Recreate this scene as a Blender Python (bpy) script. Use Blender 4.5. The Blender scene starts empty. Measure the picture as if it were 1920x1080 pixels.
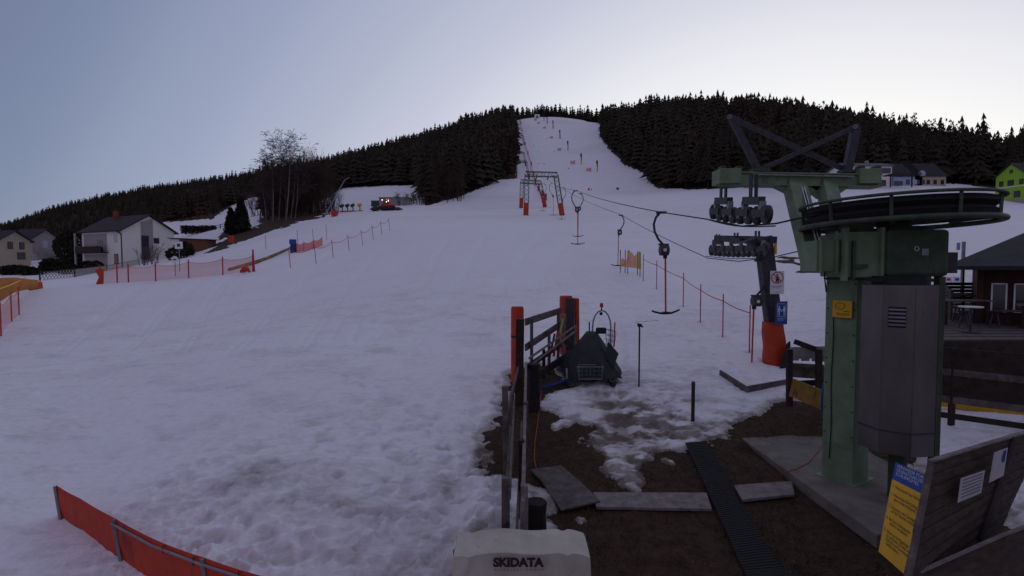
import bpy, math, random
import numpy as np
from mathutils import Matrix, Vector
random.seed(7); rng = np.random.default_rng(7)
PI = math.pi
# ------------------------------------------------------------------ camera, world, sun
sc = bpy.context.scene
CAMZ = 4.2; PITCH = math.atan(40/960)
cam = bpy.data.objects.new('camera', bpy.data.cameras.new('camera'))
sc.collection.objects.link(cam); sc.camera = cam
cam.location = (0, 0, CAMZ); cam.rotation_euler = (PI/2-PITCH, 0, 0)
cam.data.lens = 18; cam.data.sensor_width = 36; cam.data.clip_start = .1; cam.data.clip_end = 6000
SUN_AZ = math.radians(34); SUN_EL = math.radians(4)       # behind the ridge, right of the piste
w = bpy.data.worlds.new('World'); sc.world = w; w.use_nodes = True
nt = w.node_tree; N = nt.nodes; L = nt.links
bg = N['Background']
sky = N.new('ShaderNodeTexSky'); sky.sky_type = 'NISHITA'; sky.sun_disc = False
sky.sun_elevation = SUN_EL; sky.sun_rotation = SUN_AZ; sky.altitude = 900; sky.air_density = 1.0; sky.dust_density = .6
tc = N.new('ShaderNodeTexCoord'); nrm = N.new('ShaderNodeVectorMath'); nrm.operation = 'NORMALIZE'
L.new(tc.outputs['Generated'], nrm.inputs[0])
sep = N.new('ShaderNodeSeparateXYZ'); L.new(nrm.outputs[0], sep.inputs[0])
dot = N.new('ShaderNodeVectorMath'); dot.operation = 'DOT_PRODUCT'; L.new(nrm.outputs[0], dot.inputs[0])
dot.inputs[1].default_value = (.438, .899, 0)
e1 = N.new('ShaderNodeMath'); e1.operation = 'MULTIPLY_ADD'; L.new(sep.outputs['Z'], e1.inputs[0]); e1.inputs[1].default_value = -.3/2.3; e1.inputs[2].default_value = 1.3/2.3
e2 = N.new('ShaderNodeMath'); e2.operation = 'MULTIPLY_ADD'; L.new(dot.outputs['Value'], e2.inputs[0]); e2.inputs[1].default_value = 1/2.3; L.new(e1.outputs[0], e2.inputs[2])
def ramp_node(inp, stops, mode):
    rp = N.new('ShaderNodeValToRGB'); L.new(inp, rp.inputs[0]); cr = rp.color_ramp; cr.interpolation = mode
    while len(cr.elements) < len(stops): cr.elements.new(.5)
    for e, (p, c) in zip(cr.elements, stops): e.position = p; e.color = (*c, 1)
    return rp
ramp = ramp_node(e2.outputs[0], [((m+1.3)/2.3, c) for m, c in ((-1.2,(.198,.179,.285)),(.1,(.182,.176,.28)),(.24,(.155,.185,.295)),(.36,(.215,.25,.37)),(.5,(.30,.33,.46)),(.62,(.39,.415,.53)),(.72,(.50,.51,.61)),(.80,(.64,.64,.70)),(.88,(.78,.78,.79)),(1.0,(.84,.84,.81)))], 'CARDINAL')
vm = ramp
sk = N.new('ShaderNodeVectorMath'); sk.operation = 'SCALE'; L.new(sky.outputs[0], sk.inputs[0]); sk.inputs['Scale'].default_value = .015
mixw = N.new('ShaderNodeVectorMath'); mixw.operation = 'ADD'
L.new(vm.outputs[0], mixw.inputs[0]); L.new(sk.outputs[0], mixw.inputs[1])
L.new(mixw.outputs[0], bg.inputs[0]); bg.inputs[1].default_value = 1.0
sl = bpy.data.lights.new('sun', 'SUN'); sl.energy = .6; sl.angle = math.radians(4); sl.color = (1, .86, .72)
so = bpy.data.objects.new('sun', sl); sc.collection.objects.link(so)
so.rotation_euler = Vector((math.sin(SUN_AZ)*math.cos(SUN_EL), math.cos(SUN_AZ)*math.cos(SUN_EL), math.sin(SUN_EL))).to_track_quat('Z', 'Y').to_euler()
sc.view_settings.view_transform = 'Standard'; sc.view_settings.look = 'None'
sc.view_settings.exposure = 0.15; sc.view_settings.gamma = 1; sc.view_settings.use_curve_mapping = False

# ------------------------------------------------------------------ helpers
SP, CP = math.sin(PITCH), math.cos(PITCH)
def W(px, py, y):
    """point on the ray of a photograph pixel, at world distance y ahead"""
    a = (px-960)/960; b = (py-540)/960
    dy = CP - b*SP; t = y/dy
    return Vector((a*t, y, CAMZ + t*(-SP - b*CP)))
def XofPx(px, y, z=None):
    return (px-960)/960*(y*CP if z is None else y*CP-(z-CAMZ)*SP)
def proj(x, y, z):
    d = y*CP-(z-CAMZ)*SP; u = y*SP+(z-CAMZ)*CP
    return 960+960*x/d, 540-960*u/d
class MB:
    def __init__(s, M=None): s.v = []; s.f = []; s.M = M
    def add(s, vs, fs):
        n = len(s.v)
        for p in vs:
            p = Vector(p)
            if s.M: p = s.M @ p
            s.v.append(p)
        s.f += [tuple(i+n for i in f) for f in fs]; return s
    def box(s, c, d, R=None):
        x, y, z = [k/2 for k in d]; c = Vector(c)
        vs = [Vector((a*x, b*y, e*z)) for a in (-1,1) for b in (-1,1) for e in (-1,1)]
        if R is not None: vs = [R @ p for p in vs]
        return s.add([p+c for p in vs], [(0,1,3,2),(4,6,7,5),(0,4,5,1),(2,3,7,6),(0,2,6,4),(1,5,7,3)])
    def bar(s, p0, p1, wd, ht, up=(0,0,1)):
        p0 = Vector(p0); p1 = Vector(p1); t = (p1-p0).normalized(); up = Vector(up)
        if abs(t.dot(up)) > .98: up = Vector((0,1,0))
        a = t.cross(up).normalized(); b = a.cross(t)
        vs = [p+a*i*wd/2+b*j*ht/2 for p in (p0,p1) for i, j in ((-1,-1),(1,-1),(1,1),(-1,1))]
        return s.add(vs, [(0,3,2,1),(4,5,6,7),(0,1,5,4),(1,2,6,5),(2,3,7,6),(3,0,4,7)])
    def tube(s, pts, r, n=6, closed=False, cap=True):
        pts = [Vector(p) for p in pts]; m = len(pts); rs = r if hasattr(r, '__len__') else [r]*m
        vs = []; prev = None
        for i, p in enumerate(pts):
            if closed: t = pts[(i+1) % m]-pts[i-1]
            else: t = pts[min(i+1,m-1)]-pts[max(i-1,0)]
            t = t.normalized() if t.length > 1e-9 else Vector((0,0,1))
            if prev is None:
                u = Vector((0,0,1)) if abs(t.z) < .9 else Vector((0,1,0)); a = t.cross(u).normalized()
            else:
                a = prev-t*prev.dot(t); a = a.normalized() if a.length > 1e-6 else t.orthogonal().normalized()
            prev = a; b = t.cross(a)
            for k in range(n):
                q = 2*PI*k/n; vs.append(p+(a*math.cos(q)+b*math.sin(q))*rs[i])
        fs = []
        for i in range(m if closed else m-1):
            j = (i+1) % m
            for k in range(n):
                l = (k+1) % n; fs.append((i*n+k, i*n+l, j*n+l, j*n+k))
        if cap and not closed: fs += [tuple(range(n-1,-1,-1)), tuple((m-1)*n+k for k in range(n))]
        return s.add(vs, fs)
    def cyl(s, p0, p1, r, n=12, r1=None): return s.tube([p0, p1], [r, r if r1 is None else r1], n)
    def lathe(s, prof, R=None, c=(0,0,0), n=32, closed=False):
        vs = []; m = len(prof); c = Vector(c)
        for k in range(n):
            q = 2*PI*k/n
            for (r, z) in prof:
                p = Vector((r*math.cos(q), r*math.sin(q), z)); vs.append((R @ p if R is not None else p)+c)
        fs = []
        for k in range(n):
            l = (k+1) % n
            for i in range(m if closed else m-1):
                j = (i+1) % m; fs.append((k*m+i, l*m+i, l*m+j, k*m+j))
        return s.add(vs, fs)
    def slab(s, quad, off):
        """quad or polygon of points, thickened by the vector off"""
        q = [Vector(p) for p in quad]; off = Vector(off); n = len(q)
        fs = [tuple(range(n-1,-1,-1)), tuple(range(n, 2*n))]+[(i,(i+1)%n,n+(i+1)%n,n+i) for i in range(n)]
        return s.add(q+[p+off for p in q], fs)
    def mesh(s, name, mat, smooth=False):
        me = bpy.data.meshes.new(name); me.from_pydata(s.v, [], s.f); me.materials.append(mat)
        if smooth: me.polygons.foreach_set('use_smooth', [True]*len(me.polygons))
        me.update(); return me
def link(o): sc.collection.objects.link(o); return o
def tagit(o, label=None, cat=None, group=None, kind=None):
    if label: o['label'] = label
    if cat: o['category'] = cat
    if group: o['group'] = group
    if kind: o['kind'] = kind
    return o
def thing(name, label, cat, loc=(0,0,0), group=None, rz=0):
    o = link(bpy.data.objects.new(name, None)); o.location = loc; o.rotation_euler = (0,0,rz); o.empty_display_size = .2
    return tagit(o, label, cat, group)
def part(name, mb, mat, parent=None, label=None, bev=0, smooth=False, local=False, kind=None):
    o = link(bpy.data.objects.new(name, mb.mesh(name, mat, smooth)))
    if parent is not None:
        o.parent = parent
        if parent.type == 'EMPTY' and not local:
            o.matrix_parent_inverse = (Matrix.Translation(parent.location) @ parent.rotation_euler.to_matrix().to_4x4()).inverted()
    if label: o['label'] = label
    if kind: o['kind'] = kind
    if bev:
        b = o.modifiers.new('bevel', 'BEVEL'); b.width = bev; b.segments = 2; b.limit_method = 'ANGLE'
    return o
def single(name, mb, mat, label, cat, group=None, **k): return tagit(part(name, mb, mat, **k), label, cat, group)
def copy_thing(root, loc, rz=0, scale=1, label=None, group=None):
    r = root.copy(); link(r); r.location = loc; r.rotation_euler = (0,0,rz); r.scale = (scale,)*3 if not hasattr(scale,'__len__') else scale
    if label: r['label'] = label
    if group: r['group'] = group
    for ch in root.children:
        c = ch.copy(); link(c); c.parent = r
        for g in ch.children:
            d = g.copy(); link(d); d.parent = c
    return r
FONT = None
def text_mb(txt, size, origin, right, up, depth=.004, align='LEFT', sx=1.0, width=None, bold=0):
    cu = bpy.data.curves.new('lettering', 'FONT'); cu.body = txt; cu.size = size; cu.align_x = align; cu.offset = bold; cu.space_line = 1.05
    cu.resolution_u = 3
    ob = bpy.data.objects.new('lettering', cu); link(ob)
    dg = bpy.context.evaluated_depsgraph_get(); dg.update()
    me = bpy.data.meshes.new_from_object(ob.evaluated_get(dg))
    bpy.data.objects.remove(ob); bpy.data.curves.remove(cu)
    xs = [v.co.x for v in me.vertices]
    if width and xs: sx = width/(max(xs)-min(xs))
    right = Vector(right).normalized(); up = Vector(up).normalized(); n = right.cross(up); o = Vector(origin)
    mb = MB(); mb.add([o+right*v.co.x*sx+up*v.co.y+n*depth for v in me.vertices], [tuple(p.vertices) for p in me.polygons])
    bpy.data.meshes.remove(me); return mb

# ------------------------------------------------------------------ materials
def M(name, col, rough=.7, metal=0, var=.25, scale=3, bump=.1, stretch=(1,1,1), col2=None, dist=.02, spec=.3, emis=None, trans=0, detail=6, rust=None):
    m = bpy.data.materials.new(name); m.use_nodes = True; n = m.node_tree.nodes; l = m.node_tree.links
    b = n['Principled BSDF']; b.inputs['Roughness'].default_value = rough; b.inputs['Metallic'].default_value = metal
    b.inputs['Specular IOR Level'].default_value = spec
    t = n.new('ShaderNodeTexCoord'); mp = n.new('ShaderNodeMapping'); mp.inputs['Scale'].default_value = stretch
    l.new(t.outputs['Object'], mp.inputs[0])
    no = n.new('ShaderNodeTexNoise'); no.inputs['Scale'].default_value = scale; no.inputs['Detail'].default_value = detail; no.inputs['Roughness'].default_value = .65
    l.new(mp.outputs[0], no.inputs[0])
    r = n.new('ShaderNodeValToRGB'); l.new(no.outputs['Fac'], r.inputs[0])
    c2 = col2 if col2 else tuple(c*(1-var) for c in col)
    r.color_ramp.elements[0].position = .32; r.color_ramp.elements[1].position = .68
    r.color_ramp.elements[0].color = (*c2, 1); r.color_ramp.elements[1].color = (*[min(1, c*(1+var*.4)) for c in col], 1)
    if rust:
        n4 = n.new('ShaderNodeTexNoise'); n4.inputs['Scale'].default_value = rust[1]; n4.inputs['Detail'].default_value = 10; n4.inputs['Roughness'].default_value = .75
        m4 = n.new('ShaderNodeMapping'); m4.inputs['Scale'].default_value = (1.6, 1.6, .45); l.new(t.outputs['Object'], m4.inputs[0]); l.new(m4.outputs[0], n4.inputs[0])
        r4 = n.new('ShaderNodeMapRange'); r4.inputs['From Min'].default_value = rust[2]; r4.inputs['From Max'].default_value = rust[2]+.09; l.new(n4.outputs['Fac'], r4.inputs['Value'])
        mx4 = n.new('ShaderNodeMix'); mx4.data_type = 'RGBA'; l.new(r4.outputs[0], mx4.inputs['Factor']); l.new(r.outputs[0], mx4.inputs['A']); mx4.inputs['B'].default_value = (*rust[0], 1)
        l.new(mx4.outputs['Result'], b.inputs['Base Color'])
    else: l.new(r.outputs[0], b.inputs['Base Color'])
    if bump:
        bp = n.new('ShaderNodeBump'); bp.inputs['Strength'].default_value = bump; bp.inputs['Distance'].default_value = dist
        l.new(no.outputs['Fac'], bp.inputs['Height']); l.new(bp.outputs[0], b.inputs['Normal'])
    if emis:
        b.inputs['Emission Color'].default_value = (*emis[0], 1); b.inputs['Emission Strength'].default_value = emis[1]
    if trans:
        tr = n.new('ShaderNodeBsdfTransparent'); mx = n.new('ShaderNodeMixShader'); mx.inputs[0].default_value = 1-trans
        l.new(tr.outputs[0], mx.inputs[1]); l.new(b.outputs[0], mx.inputs[2]); l.new(mx.outputs[0], n['Material Output'].inputs[0])
    return m
green = M('green_paint', (.19,.28,.16), .6, 0, .3, 3, .1, col2=(.13,.20,.11), detail=9, rust=((.085,.06,.04), 2.2, .62))
green_d = M('green_dark', (.06,.088,.05), .6, 0, .4, 5, .08, rust=((.03,.022,.016), 3, .6))
green_m = M('green_ring', (.075,.10,.062), .6, 0, .4, 5, .08)
steel = M('galvanised_steel', (.26,.27,.29), .5, .5, .3, 6, .08)
steel_d = M('dark_steel', (.07,.07,.078), .55, .4, .35, 8, .1)
sheet = M('sheet_metal', (.17,.155,.145), .42, .5, .3, 1.6, .05, (1,1,.5), rust=((.09,.075,.065), 2.5, .62))
black = M('black_rubber', (.025,.025,.028), .75, 0, .3, 20, .2)
rubber = M('rubber_mat', (.03,.03,.033), .8, 0, .3, 30, .5)
orange = M('orange_pad', (.5,.055,.018), .6, 0, .25, 3, .3, dist=.04, rust=((.16,.035,.02), 3, .58))
red = M('red_fabric', (.55,.05,.018), .65, 0, .2, 3, .4, dist=.05, rust=((.24,.03,.018), 1.8, .57))
redp = M('red_paint', (.5,.04,.035), .5, 0, .2, 9, .05)
yellow = M('yellow_paint', (.75,.42,.02), .5, 0, .15, 4, .05)
yelgreen = M('yellow_fabric', (.4,.4,.06), .6, 0, .2, 5, .1)
blue = M('blue_paint', (.02,.07,.3), .5, 0, .2, 4, .05)
bluef = M('blue_fabric', (.02,.055,.2), .7, 0, .3, 3, .3)
white = M('white_paint', (.75,.75,.76), .6, 0, .1, 4, .03)
grey = M('grey_paint', (.3,.3,.31), .6, 0, .2, 5, .05)
wood = M('weathered_wood', (.14,.115,.105), .85, 0, .5, 5, .4, (1,1,1), col2=(.06,.047,.042))
woodl = M('pale_wood', (.24,.215,.2), .85, 0, .4, 6, .4, col2=(.13,.11,.1))
woodd = M('dark_wood', (.04,.028,.024), .85, 0, .5, 5, .4)
woodb = M('brown_hut_wood', (.055,.02,.014), .7, 0, .4, 5, .25)
log = M('log_bark', (.025,.02,.019), .9, 0, .5, 9, .8)
conc = M('concrete', (.2,.18,.15), .9, 0, .35, 2.2, .3, col2=(.12,.105,.09), detail=9, rust=((.06,.052,.045), 1.6, .6))
woodw = M('wall_planks', (.07,.048,.036), .85, 0, .45, 6, .5, (1,1,3), col2=(.03,.02,.016))
ochre = M('ochre_board', (.36,.21,.04), .7, 0, .35, 4, .2, rust=((.1,.065,.03), 4, .55))
woodp = M('pale_grey_boards', (.3,.27,.25), .85, 0, .3, 6, .3, col2=(.18,.16,.15))
earth = M('earth_grass', (.062,.035,.018), .95, 0, .5, 5, .9, col2=(.022,.013,.008), dist=.06)
tarp = M('green_tarp', (.03,.04,.035), .7, 0, .3, 3, .3, dist=.04)
cover = M('beige_cover', (.52,.49,.40), .75, 0, .22, 2.2, .5, dist=.06, rust=((.2,.18,.15), 2, .6))
plaster = M('white_plaster', (.76,.74,.66), .9, 0, .08, 2, .05)
plaster_g = M('grey_plaster', (.34,.31,.3), .9, 0, .1, 2, .05)
cream = M('cream_plaster', (.42,.36,.26), .9, 0, .1, 2, .05)
beige = M('beige_plaster', (.8,.74,.68), .9, 0, .1, 2, .05)
lblue = M('light_blue_plaster', (.33,.42,.55), .9, 0, .1, 2, .05)
lime = M('lime_plaster', (.27,.5,.04), .9, 0, .08, 2, .05)
rooft = M('dark_roof', (.03,.028,.032), .75, 0, .4, 3, .3)
roofsn = M('grey_roof', (.12,.12,.135), .7, 0, .4, 3, .3)
glass = M('window_glass', (.03,.035,.045), .12, 0, .2, 2, 0, spec=.8)
glassl = M('bright_glass', (.35,.38,.42), .1, .6, .1, 2, 0, spec=.8)
brick = M('brick_red', (.2,.06,.04), .9, 0, .3, 6, .3)
asphalt = M('asphalt', (.1,.1,.11), .9, 0, .3, 2, .2)
netp = M('pink_net', (.7,.22,.2), .8, 0, .2, 3, 0, trans=.62)
nety = M('orange_net', (.75,.3,.03), .8, 0, .2, 3, 0, trans=.25)
netr = M('red_net', (.6,.12,.1), .8, 0, .2, 3, 0, trans=.6)
foliage = M('spruce_needles', (.062,.052,.034), .9, 0, .5, .09, 0, col2=(.024,.022,.015), spec=.05)
foliage2 = M('brown_twigs', (.062,.04,.03), .95, 0, .5, .2, 0, col2=(.03,.02,.016), spec=.05)
cedar = M('cedar_green', (.03,.032,.02), .9, 0, .4, 3, .3, spec=.1)
trunkm = M('spruce_trunk', (.06,.045,.038), .95, 0, .3, 4, .3)
birchm = M('birch_bark', (.24,.205,.19), .9, 0, .5, 5, .2, col2=(.08,.06,.055))
twig = M('twig_bark', (.085,.06,.055), .95, 0, .3, 5, .1)
lampw = M('lit_white_lamp', (.9,.9,.8), .4, 0, 0, 3, 0, emis=((1,.9,.65), 5))
lampr = M('lit_red_lamp', (.9,.1,.05), .4, 0, 0, 3, 0, emis=((1,.08,.03), 2.5))
textd = M('dark_lettering', (.03,.028,.035), .7, 0, 0, 3, 0)
textr = M('maroon_lettering', (.045,.02,.025), .7, 0, 0, 3, 0)
textw = M('white_lettering', (.6,.65,.75), .7, 0, 0, 3, 0)
paper = M('paper', (.5,.48,.5), .8, 0, .15, 8, .02)
paper_t = M('paper_print', (.2,.19,.22), .8, 0, .15, 8, .02)
redsign = M('sign_red', (.6,.03,.03), .6, 0, .1, 3, 0)

# ------------------------------------------------------------------ terrain function
def base_z(y):
    y = np.maximum(y, 0)
    return np.interp(y, [0,10,20,120,180,260,3000], [0,.6,1.8,17.3,27,44,600])
CT = []
def ct(px, py, y): p = W(px, py, y); CT.append((p.x, p.y, p.z))
for px in (500,800,1100,1400,1600):
    for y in (7,10,16):
        CT.append(((px-960)/960*y, y, float(base_z(y))))
for px in (800,960,1200):
    for y in (30,60,100): CT.append(((px-960)/960*y, y, float(base_z(y))))
for a in [(-500,1300,5.5),(-300,760,11),(100,930,8.8),(0,700,16),(0,620,24),(200,620,24),(400,600,25),(60,545,38),(190,532,42),(470,514,42),(545,502,44),(650,468,55),(731,434,66),
          (200,503,100),(330,482,98),(50,492,130),(-200,520,90),(-200,700,20),(120,500,120),(-100,480,160),
          (430,460,88),(430,432,115),(540,408,125),(620,400,125),(700,391,140),(800,383,150),(400,405,190),(480,385,220),(490,366,260),
          (700,358,215),(790,347,240),(850,370,170),(905,352,200),(965,340,215),
          (1100,357,215),(1230,356,215),(1300,357,180),(1450,358,160),(1600,352,145),(1770,350,140),(1900,378,130),(2100,380,130),
          (1300,385,110),(1500,400,85),(1700,420,70),(1900,425,62),(1500,495,36),(1620,500,33),(1800,520,25),(1920,470,40),(2100,540,25),(1800,720,13),(2100,760,11),(2200,1000,6),
          # steep hill, pisted
          (1000,330,250),(1150,330,265),(1000,300,310),(1100,300,310),(1000,262,430),(1080,262,430),(985,222,620),(1050,219,620),(1125,234,560),(1130,260,440),(1180,312,290),
          # left wooded ridge
          (-300,445,500),(0,436,500),(100,398,500),(290,362,470),(520,330,440),(600,322,420),(700,300,430),(800,275,470),(900,245,520),(950,232,560),
          (200,440,300),(400,395,330),(600,360,300),(750,340,300),(900,320,290),(0,470,300),
          # right wooded ridge
          (1190,222,500),(1250,212,480),(1350,218,420),(1450,230,360),(1550,250,320),(1650,272,280),(1750,298,250),(1830,346,220),(1920,322,215),(2200,350,215),
          (1300,300,270),(1500,305,220),(1700,325,190)]: ct(*a)
for (px, py, y) in [(-300,470,900),(100,455,900),(400,430,850),(700,400,850),(950,330,950),(1050,300,1000),(1200,310,900),(1400,320,750),(1600,350,600),(1800,400,480),(2200,420,480),
                    (0,480,2500),(960,420,2500),(1900,460,2500)]: ct(px, py, y)
CT = np.array(CT)
def uv(x, y):
    y = np.maximum(y, 3.0); return np.clip(x/y, -1.7, 1.7), np.log(y)
cu_, cv_ = uv(CT[:,0], CT[:,1]); cv_ = cv_*.8
cw_ = (CT[:,2]-base_z(CT[:,1]))/(CT[:,1]+4)
def phi(r2): return np.where(r2 > 1e-12, .5*r2*np.log(np.maximum(r2, 1e-12)), 0)
n_ = len(cu_); A_ = np.zeros((n_+3, n_+3)); D_ = (cu_[:,None]-cu_[None])**2+(cv_[:,None]-cv_[None])**2
A_[:n_,:n_] = phi(D_)+np.eye(n_)*2e-3; A_[:n_,n_] = A_[n_,:n_] = 1; A_[:n_,n_+1] = A_[n_+1,:n_] = cu_; A_[:n_,n_+2] = A_[n_+2,:n_] = cv_
sol_ = np.linalg.solve(A_, np.concatenate([cw_, [0,0,0]]))
def G(x, y):
    x = np.asarray(x, float); y = np.asarray(y, float); sh = np.broadcast(x, y).shape
    x = np.broadcast_to(x, sh).ravel(); y = np.broadcast_to(y, sh).ravel()
    u, v = uv(x, y); v = v*.8; out = np.full(len(u), sol_[n_])+sol_[n_+1]*u+sol_[n_+2]*v
    for i in range(n_): out += sol_[i]*phi((u-cu_[i])**2+(v-cv_[i])**2)
    z = base_z(np.maximum(y, 3))+out*(np.maximum(y, 3)+4)
    return z.reshape(sh)
def g1(x, y): return float(G(x, y))
def GP(px, py, y0=3.5, y1=900):
    """first hit of a pixel ray with the terrain"""
    ys = np.exp(np.linspace(math.log(y0), math.log(y1), 500))
    a = (px-960)/960; b = (py-540)/960; t = ys/(CP-b*SP)
    xs = a*t; zs = CAMZ+t*(-SP-b*CP); h = zs-G(xs, ys); k = np.argmax(h < 0)
    if h[k] >= 0: k = len(ys)-1
    k = max(k, 1); f = h[k-1]/(h[k-1]-h[k]+1e-9); f = min(max(f, 0), 1)
    yy = ys[k-1]+(ys[k]-ys[k-1])*f; p = W(px, py, yy); return Vector((p.x, p.y, g1(p.x, p.y)))
def AT(px, y, dz=0):
    """ground point under picture column px at distance y"""
    x = XofPx(px, y); z = g1(x, y); x = XofPx(px, y, z); return Vector((x, y, g1(x, y)+dz))
# lattice noise
LT = rng.random((256, 256))
def vn(x, y):
    xi = np.floor(x).astype(int); yi = np.floor(y).astype(int); fx = x-xi; fy = y-yi
    fx = fx*fx*(3-2*fx); fy = fy*fy*(3-2*fy); x0 = xi & 255; x1 = (xi+1) & 255; y0 = yi & 255; y1 = (yi+1) & 255
    return (LT[x0,y0]*(1-fx)+LT[x1,y0]*fx)*(1-fy)+(LT[x0,y1]*(1-fx)+LT[x1,y1]*fx)*fy
def fbm(x, y, o=4, g=.5):
    s = 0; a = 1; t = 0
    for i in range(o): s = s+a*vn(x*2**i+i*17.3, y*2**i+i*9.7); t += a; a *= g
    return s/t
def sdist(px, py, poly):
    """signed distance, positive inside"""
    P = np.array(poly, float); n = len(P); d = np.full(px.shape, 1e9); ins = np.zeros(px.shape, bool)
    for i in range(n):
        a = P[i]; b = P[(i+1) % n]; e = b-a; wx = px-a[0]; wy = py-a[1]
        t = np.clip((wx*e[0]+wy*e[1])/(e@e+1e-12), 0, 1); d = np.minimum(d, np.hypot(wx-e[0]*t, wy-e[1]*t))
        c = ((a[1] > py) != (b[1] > py)) & (px < (b[0]-a[0])*(py-a[1])/((b[1]-a[1]) if b[1] != a[1] else 1e-9)+a[0]); ins ^= c
    return np.where(ins, d, -d)
def gpoly(pts): return [tuple(GP(*p)[:2]) for p in pts]
BARE = gpoly([(945,745),(955,705),(1000,680),(1050,690),(1065,722),(1025,745),(1050,775),(1110,800),(1105,825),(1150,850),(1160,880),(1182,905),(1197,862),(1232,852),(1290,840),
              (1325,828),(1350,800),(1380,782),(1440,765),(1490,748),(1600,765),(1700,800),(1755,900),(1960,1000),(1960,1400),(1020,1400),(1012,1000),(1000,915),(950,893),(903,884),(914,845),(908,800)])
STRIP = gpoly([(1455,470),(1475,488),(1510,500),(1550,514),(1640,545),(1700,560),(1640,520),(1580,500),(1530,497),(1490,484)])
YARD = gpoly([(385,470),(405,440),(425,430),(468,428),(490,402),(560,386),(618,376),(622,396),(600,408),(545,421),(500,438),(470,450),(440,458),(425,468),(400,475)])
def in_forest(x, y, z):
    """signed measure in photograph pixels: positive where trees stand"""
    d = np.maximum(y*CP-(z-CAMZ)*SP, 1); qx = 960+960*x/d; qy = 540-960*(y*SP+(z-CAMZ)*CP)/d
    edge = np.interp(qx, [-400,0,90,150,330,480,560,640,790,800,850,905,930,965,1205,1232,1300,1600,1780,1850,1960,2300],
                         [470,458,452,440,414,405,404,352,345,384,371,351,338,333,322,351,354,346,343,352,355,370])
    f = edge-qy
    pis = sdist(qx, qy, [(966,345),(967,300),(965,226),(985,221),(1060,218),(1126,231),(1129,258),(1150,285),(1168,302),(1182,312),(1207,322),(1229,354),(1229,380),(966,380)])
    me1 = sdist(qx, qy, [(395,412),(420,392),(491,362),(492,405),(450,412)])
    f = np.where(y > 500, np.minimum(f, -pis*(y < 640)+(y >= 640)*20), np.minimum(f, -pis))
    f = np.minimum(f, -me1)
    return np.where(y > 118, f, -50)
PATCH = [(*GP(a, b)[:2], c) for a, b, c in ((1090,967,.16),(1026,930,.12),(1022,985,.12),(1180,1055,.12),(1200,1048,.1),(1058,1005,.1),(1037,800,.22),(1040,835,.12),(1160,870,.3),(1185,895,.2),(1020,760,.25),(1060,790,.2),(1255,862,.12))]
def bare_mask(x, y, n1=True):
    s = sdist(x, y, BARE)
    nz = (fbm(x*1.4, y*1.1, 5, .6)-.5)
    s = s+nz*1.0+(fbm(x*6.5+3, y*5.5, 4, .65)-.5)*.42
    for (qx, qy, qr) in PATCH: s = s-.55*np.exp(-(((x-qx)/qr)**2+((y-qy)/(qr*1.25))**2))*(.5+1.1*vn(x*9, y*8))
    st = sdist(x, y, STRIP)/6+(fbm(x*.4, y*.5, 4)-.5)*.9
    yd = sdist(x, y, YARD)/5+(fbm(x*.45, y*.3, 5, .65)-.56)*2.4
    return np.maximum(np.maximum(np.where(y < 22, s, -1), np.where((y > 27) & (y < 60), st, -1)), np.where(y > 60, yd, -1))

# ------------------------------------------------------------------ ground and snow sheets
def grid_mesh(name, X, Y, Z, keep, mat, attr=None):
    r, c = X.shape; idx = np.arange(r*c).reshape(r, c)
    q = np.stack([idx[:-1,:-1], idx[:-1,1:], idx[1:,1:], idx[1:,:-1]], -1).reshape(-1, 4)
    if keep is not None:
        k = keep.ravel(); q = q[k[q].all(1)]
    used = np.unique(q); remap = np.full(r*c, -1); remap[used] = np.arange(len(used)); q = remap[q]
    co = np.stack([X, Y, Z], -1).reshape(-1, 3)[used]
    me = bpy.data.meshes.new(name); me.vertices.add(len(co)); me.vertices.foreach_set('co', co.ravel())
    me.loops.add(q.size); me.loops.foreach_set('vertex_index', q.ravel().astype(np.int32))
    me.polygons.add(len(q)); me.polygons.foreach_set('loop_start', np.arange(0, q.size, 4, dtype=np.int32))
    me.polygons.foreach_set('use_smooth', np.ones(len(q), bool))
    me.update(calc_edges=True)
    if attr is not None:
        a = me.attributes.new('dirt_tone', 'FLOAT', 'POINT'); a.data.foreach_set('value', attr.ravel()[used].astype(np.float32))
    me.materials.append(mat); o = link(bpy.data.objects.new(name, me)); return o
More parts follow.
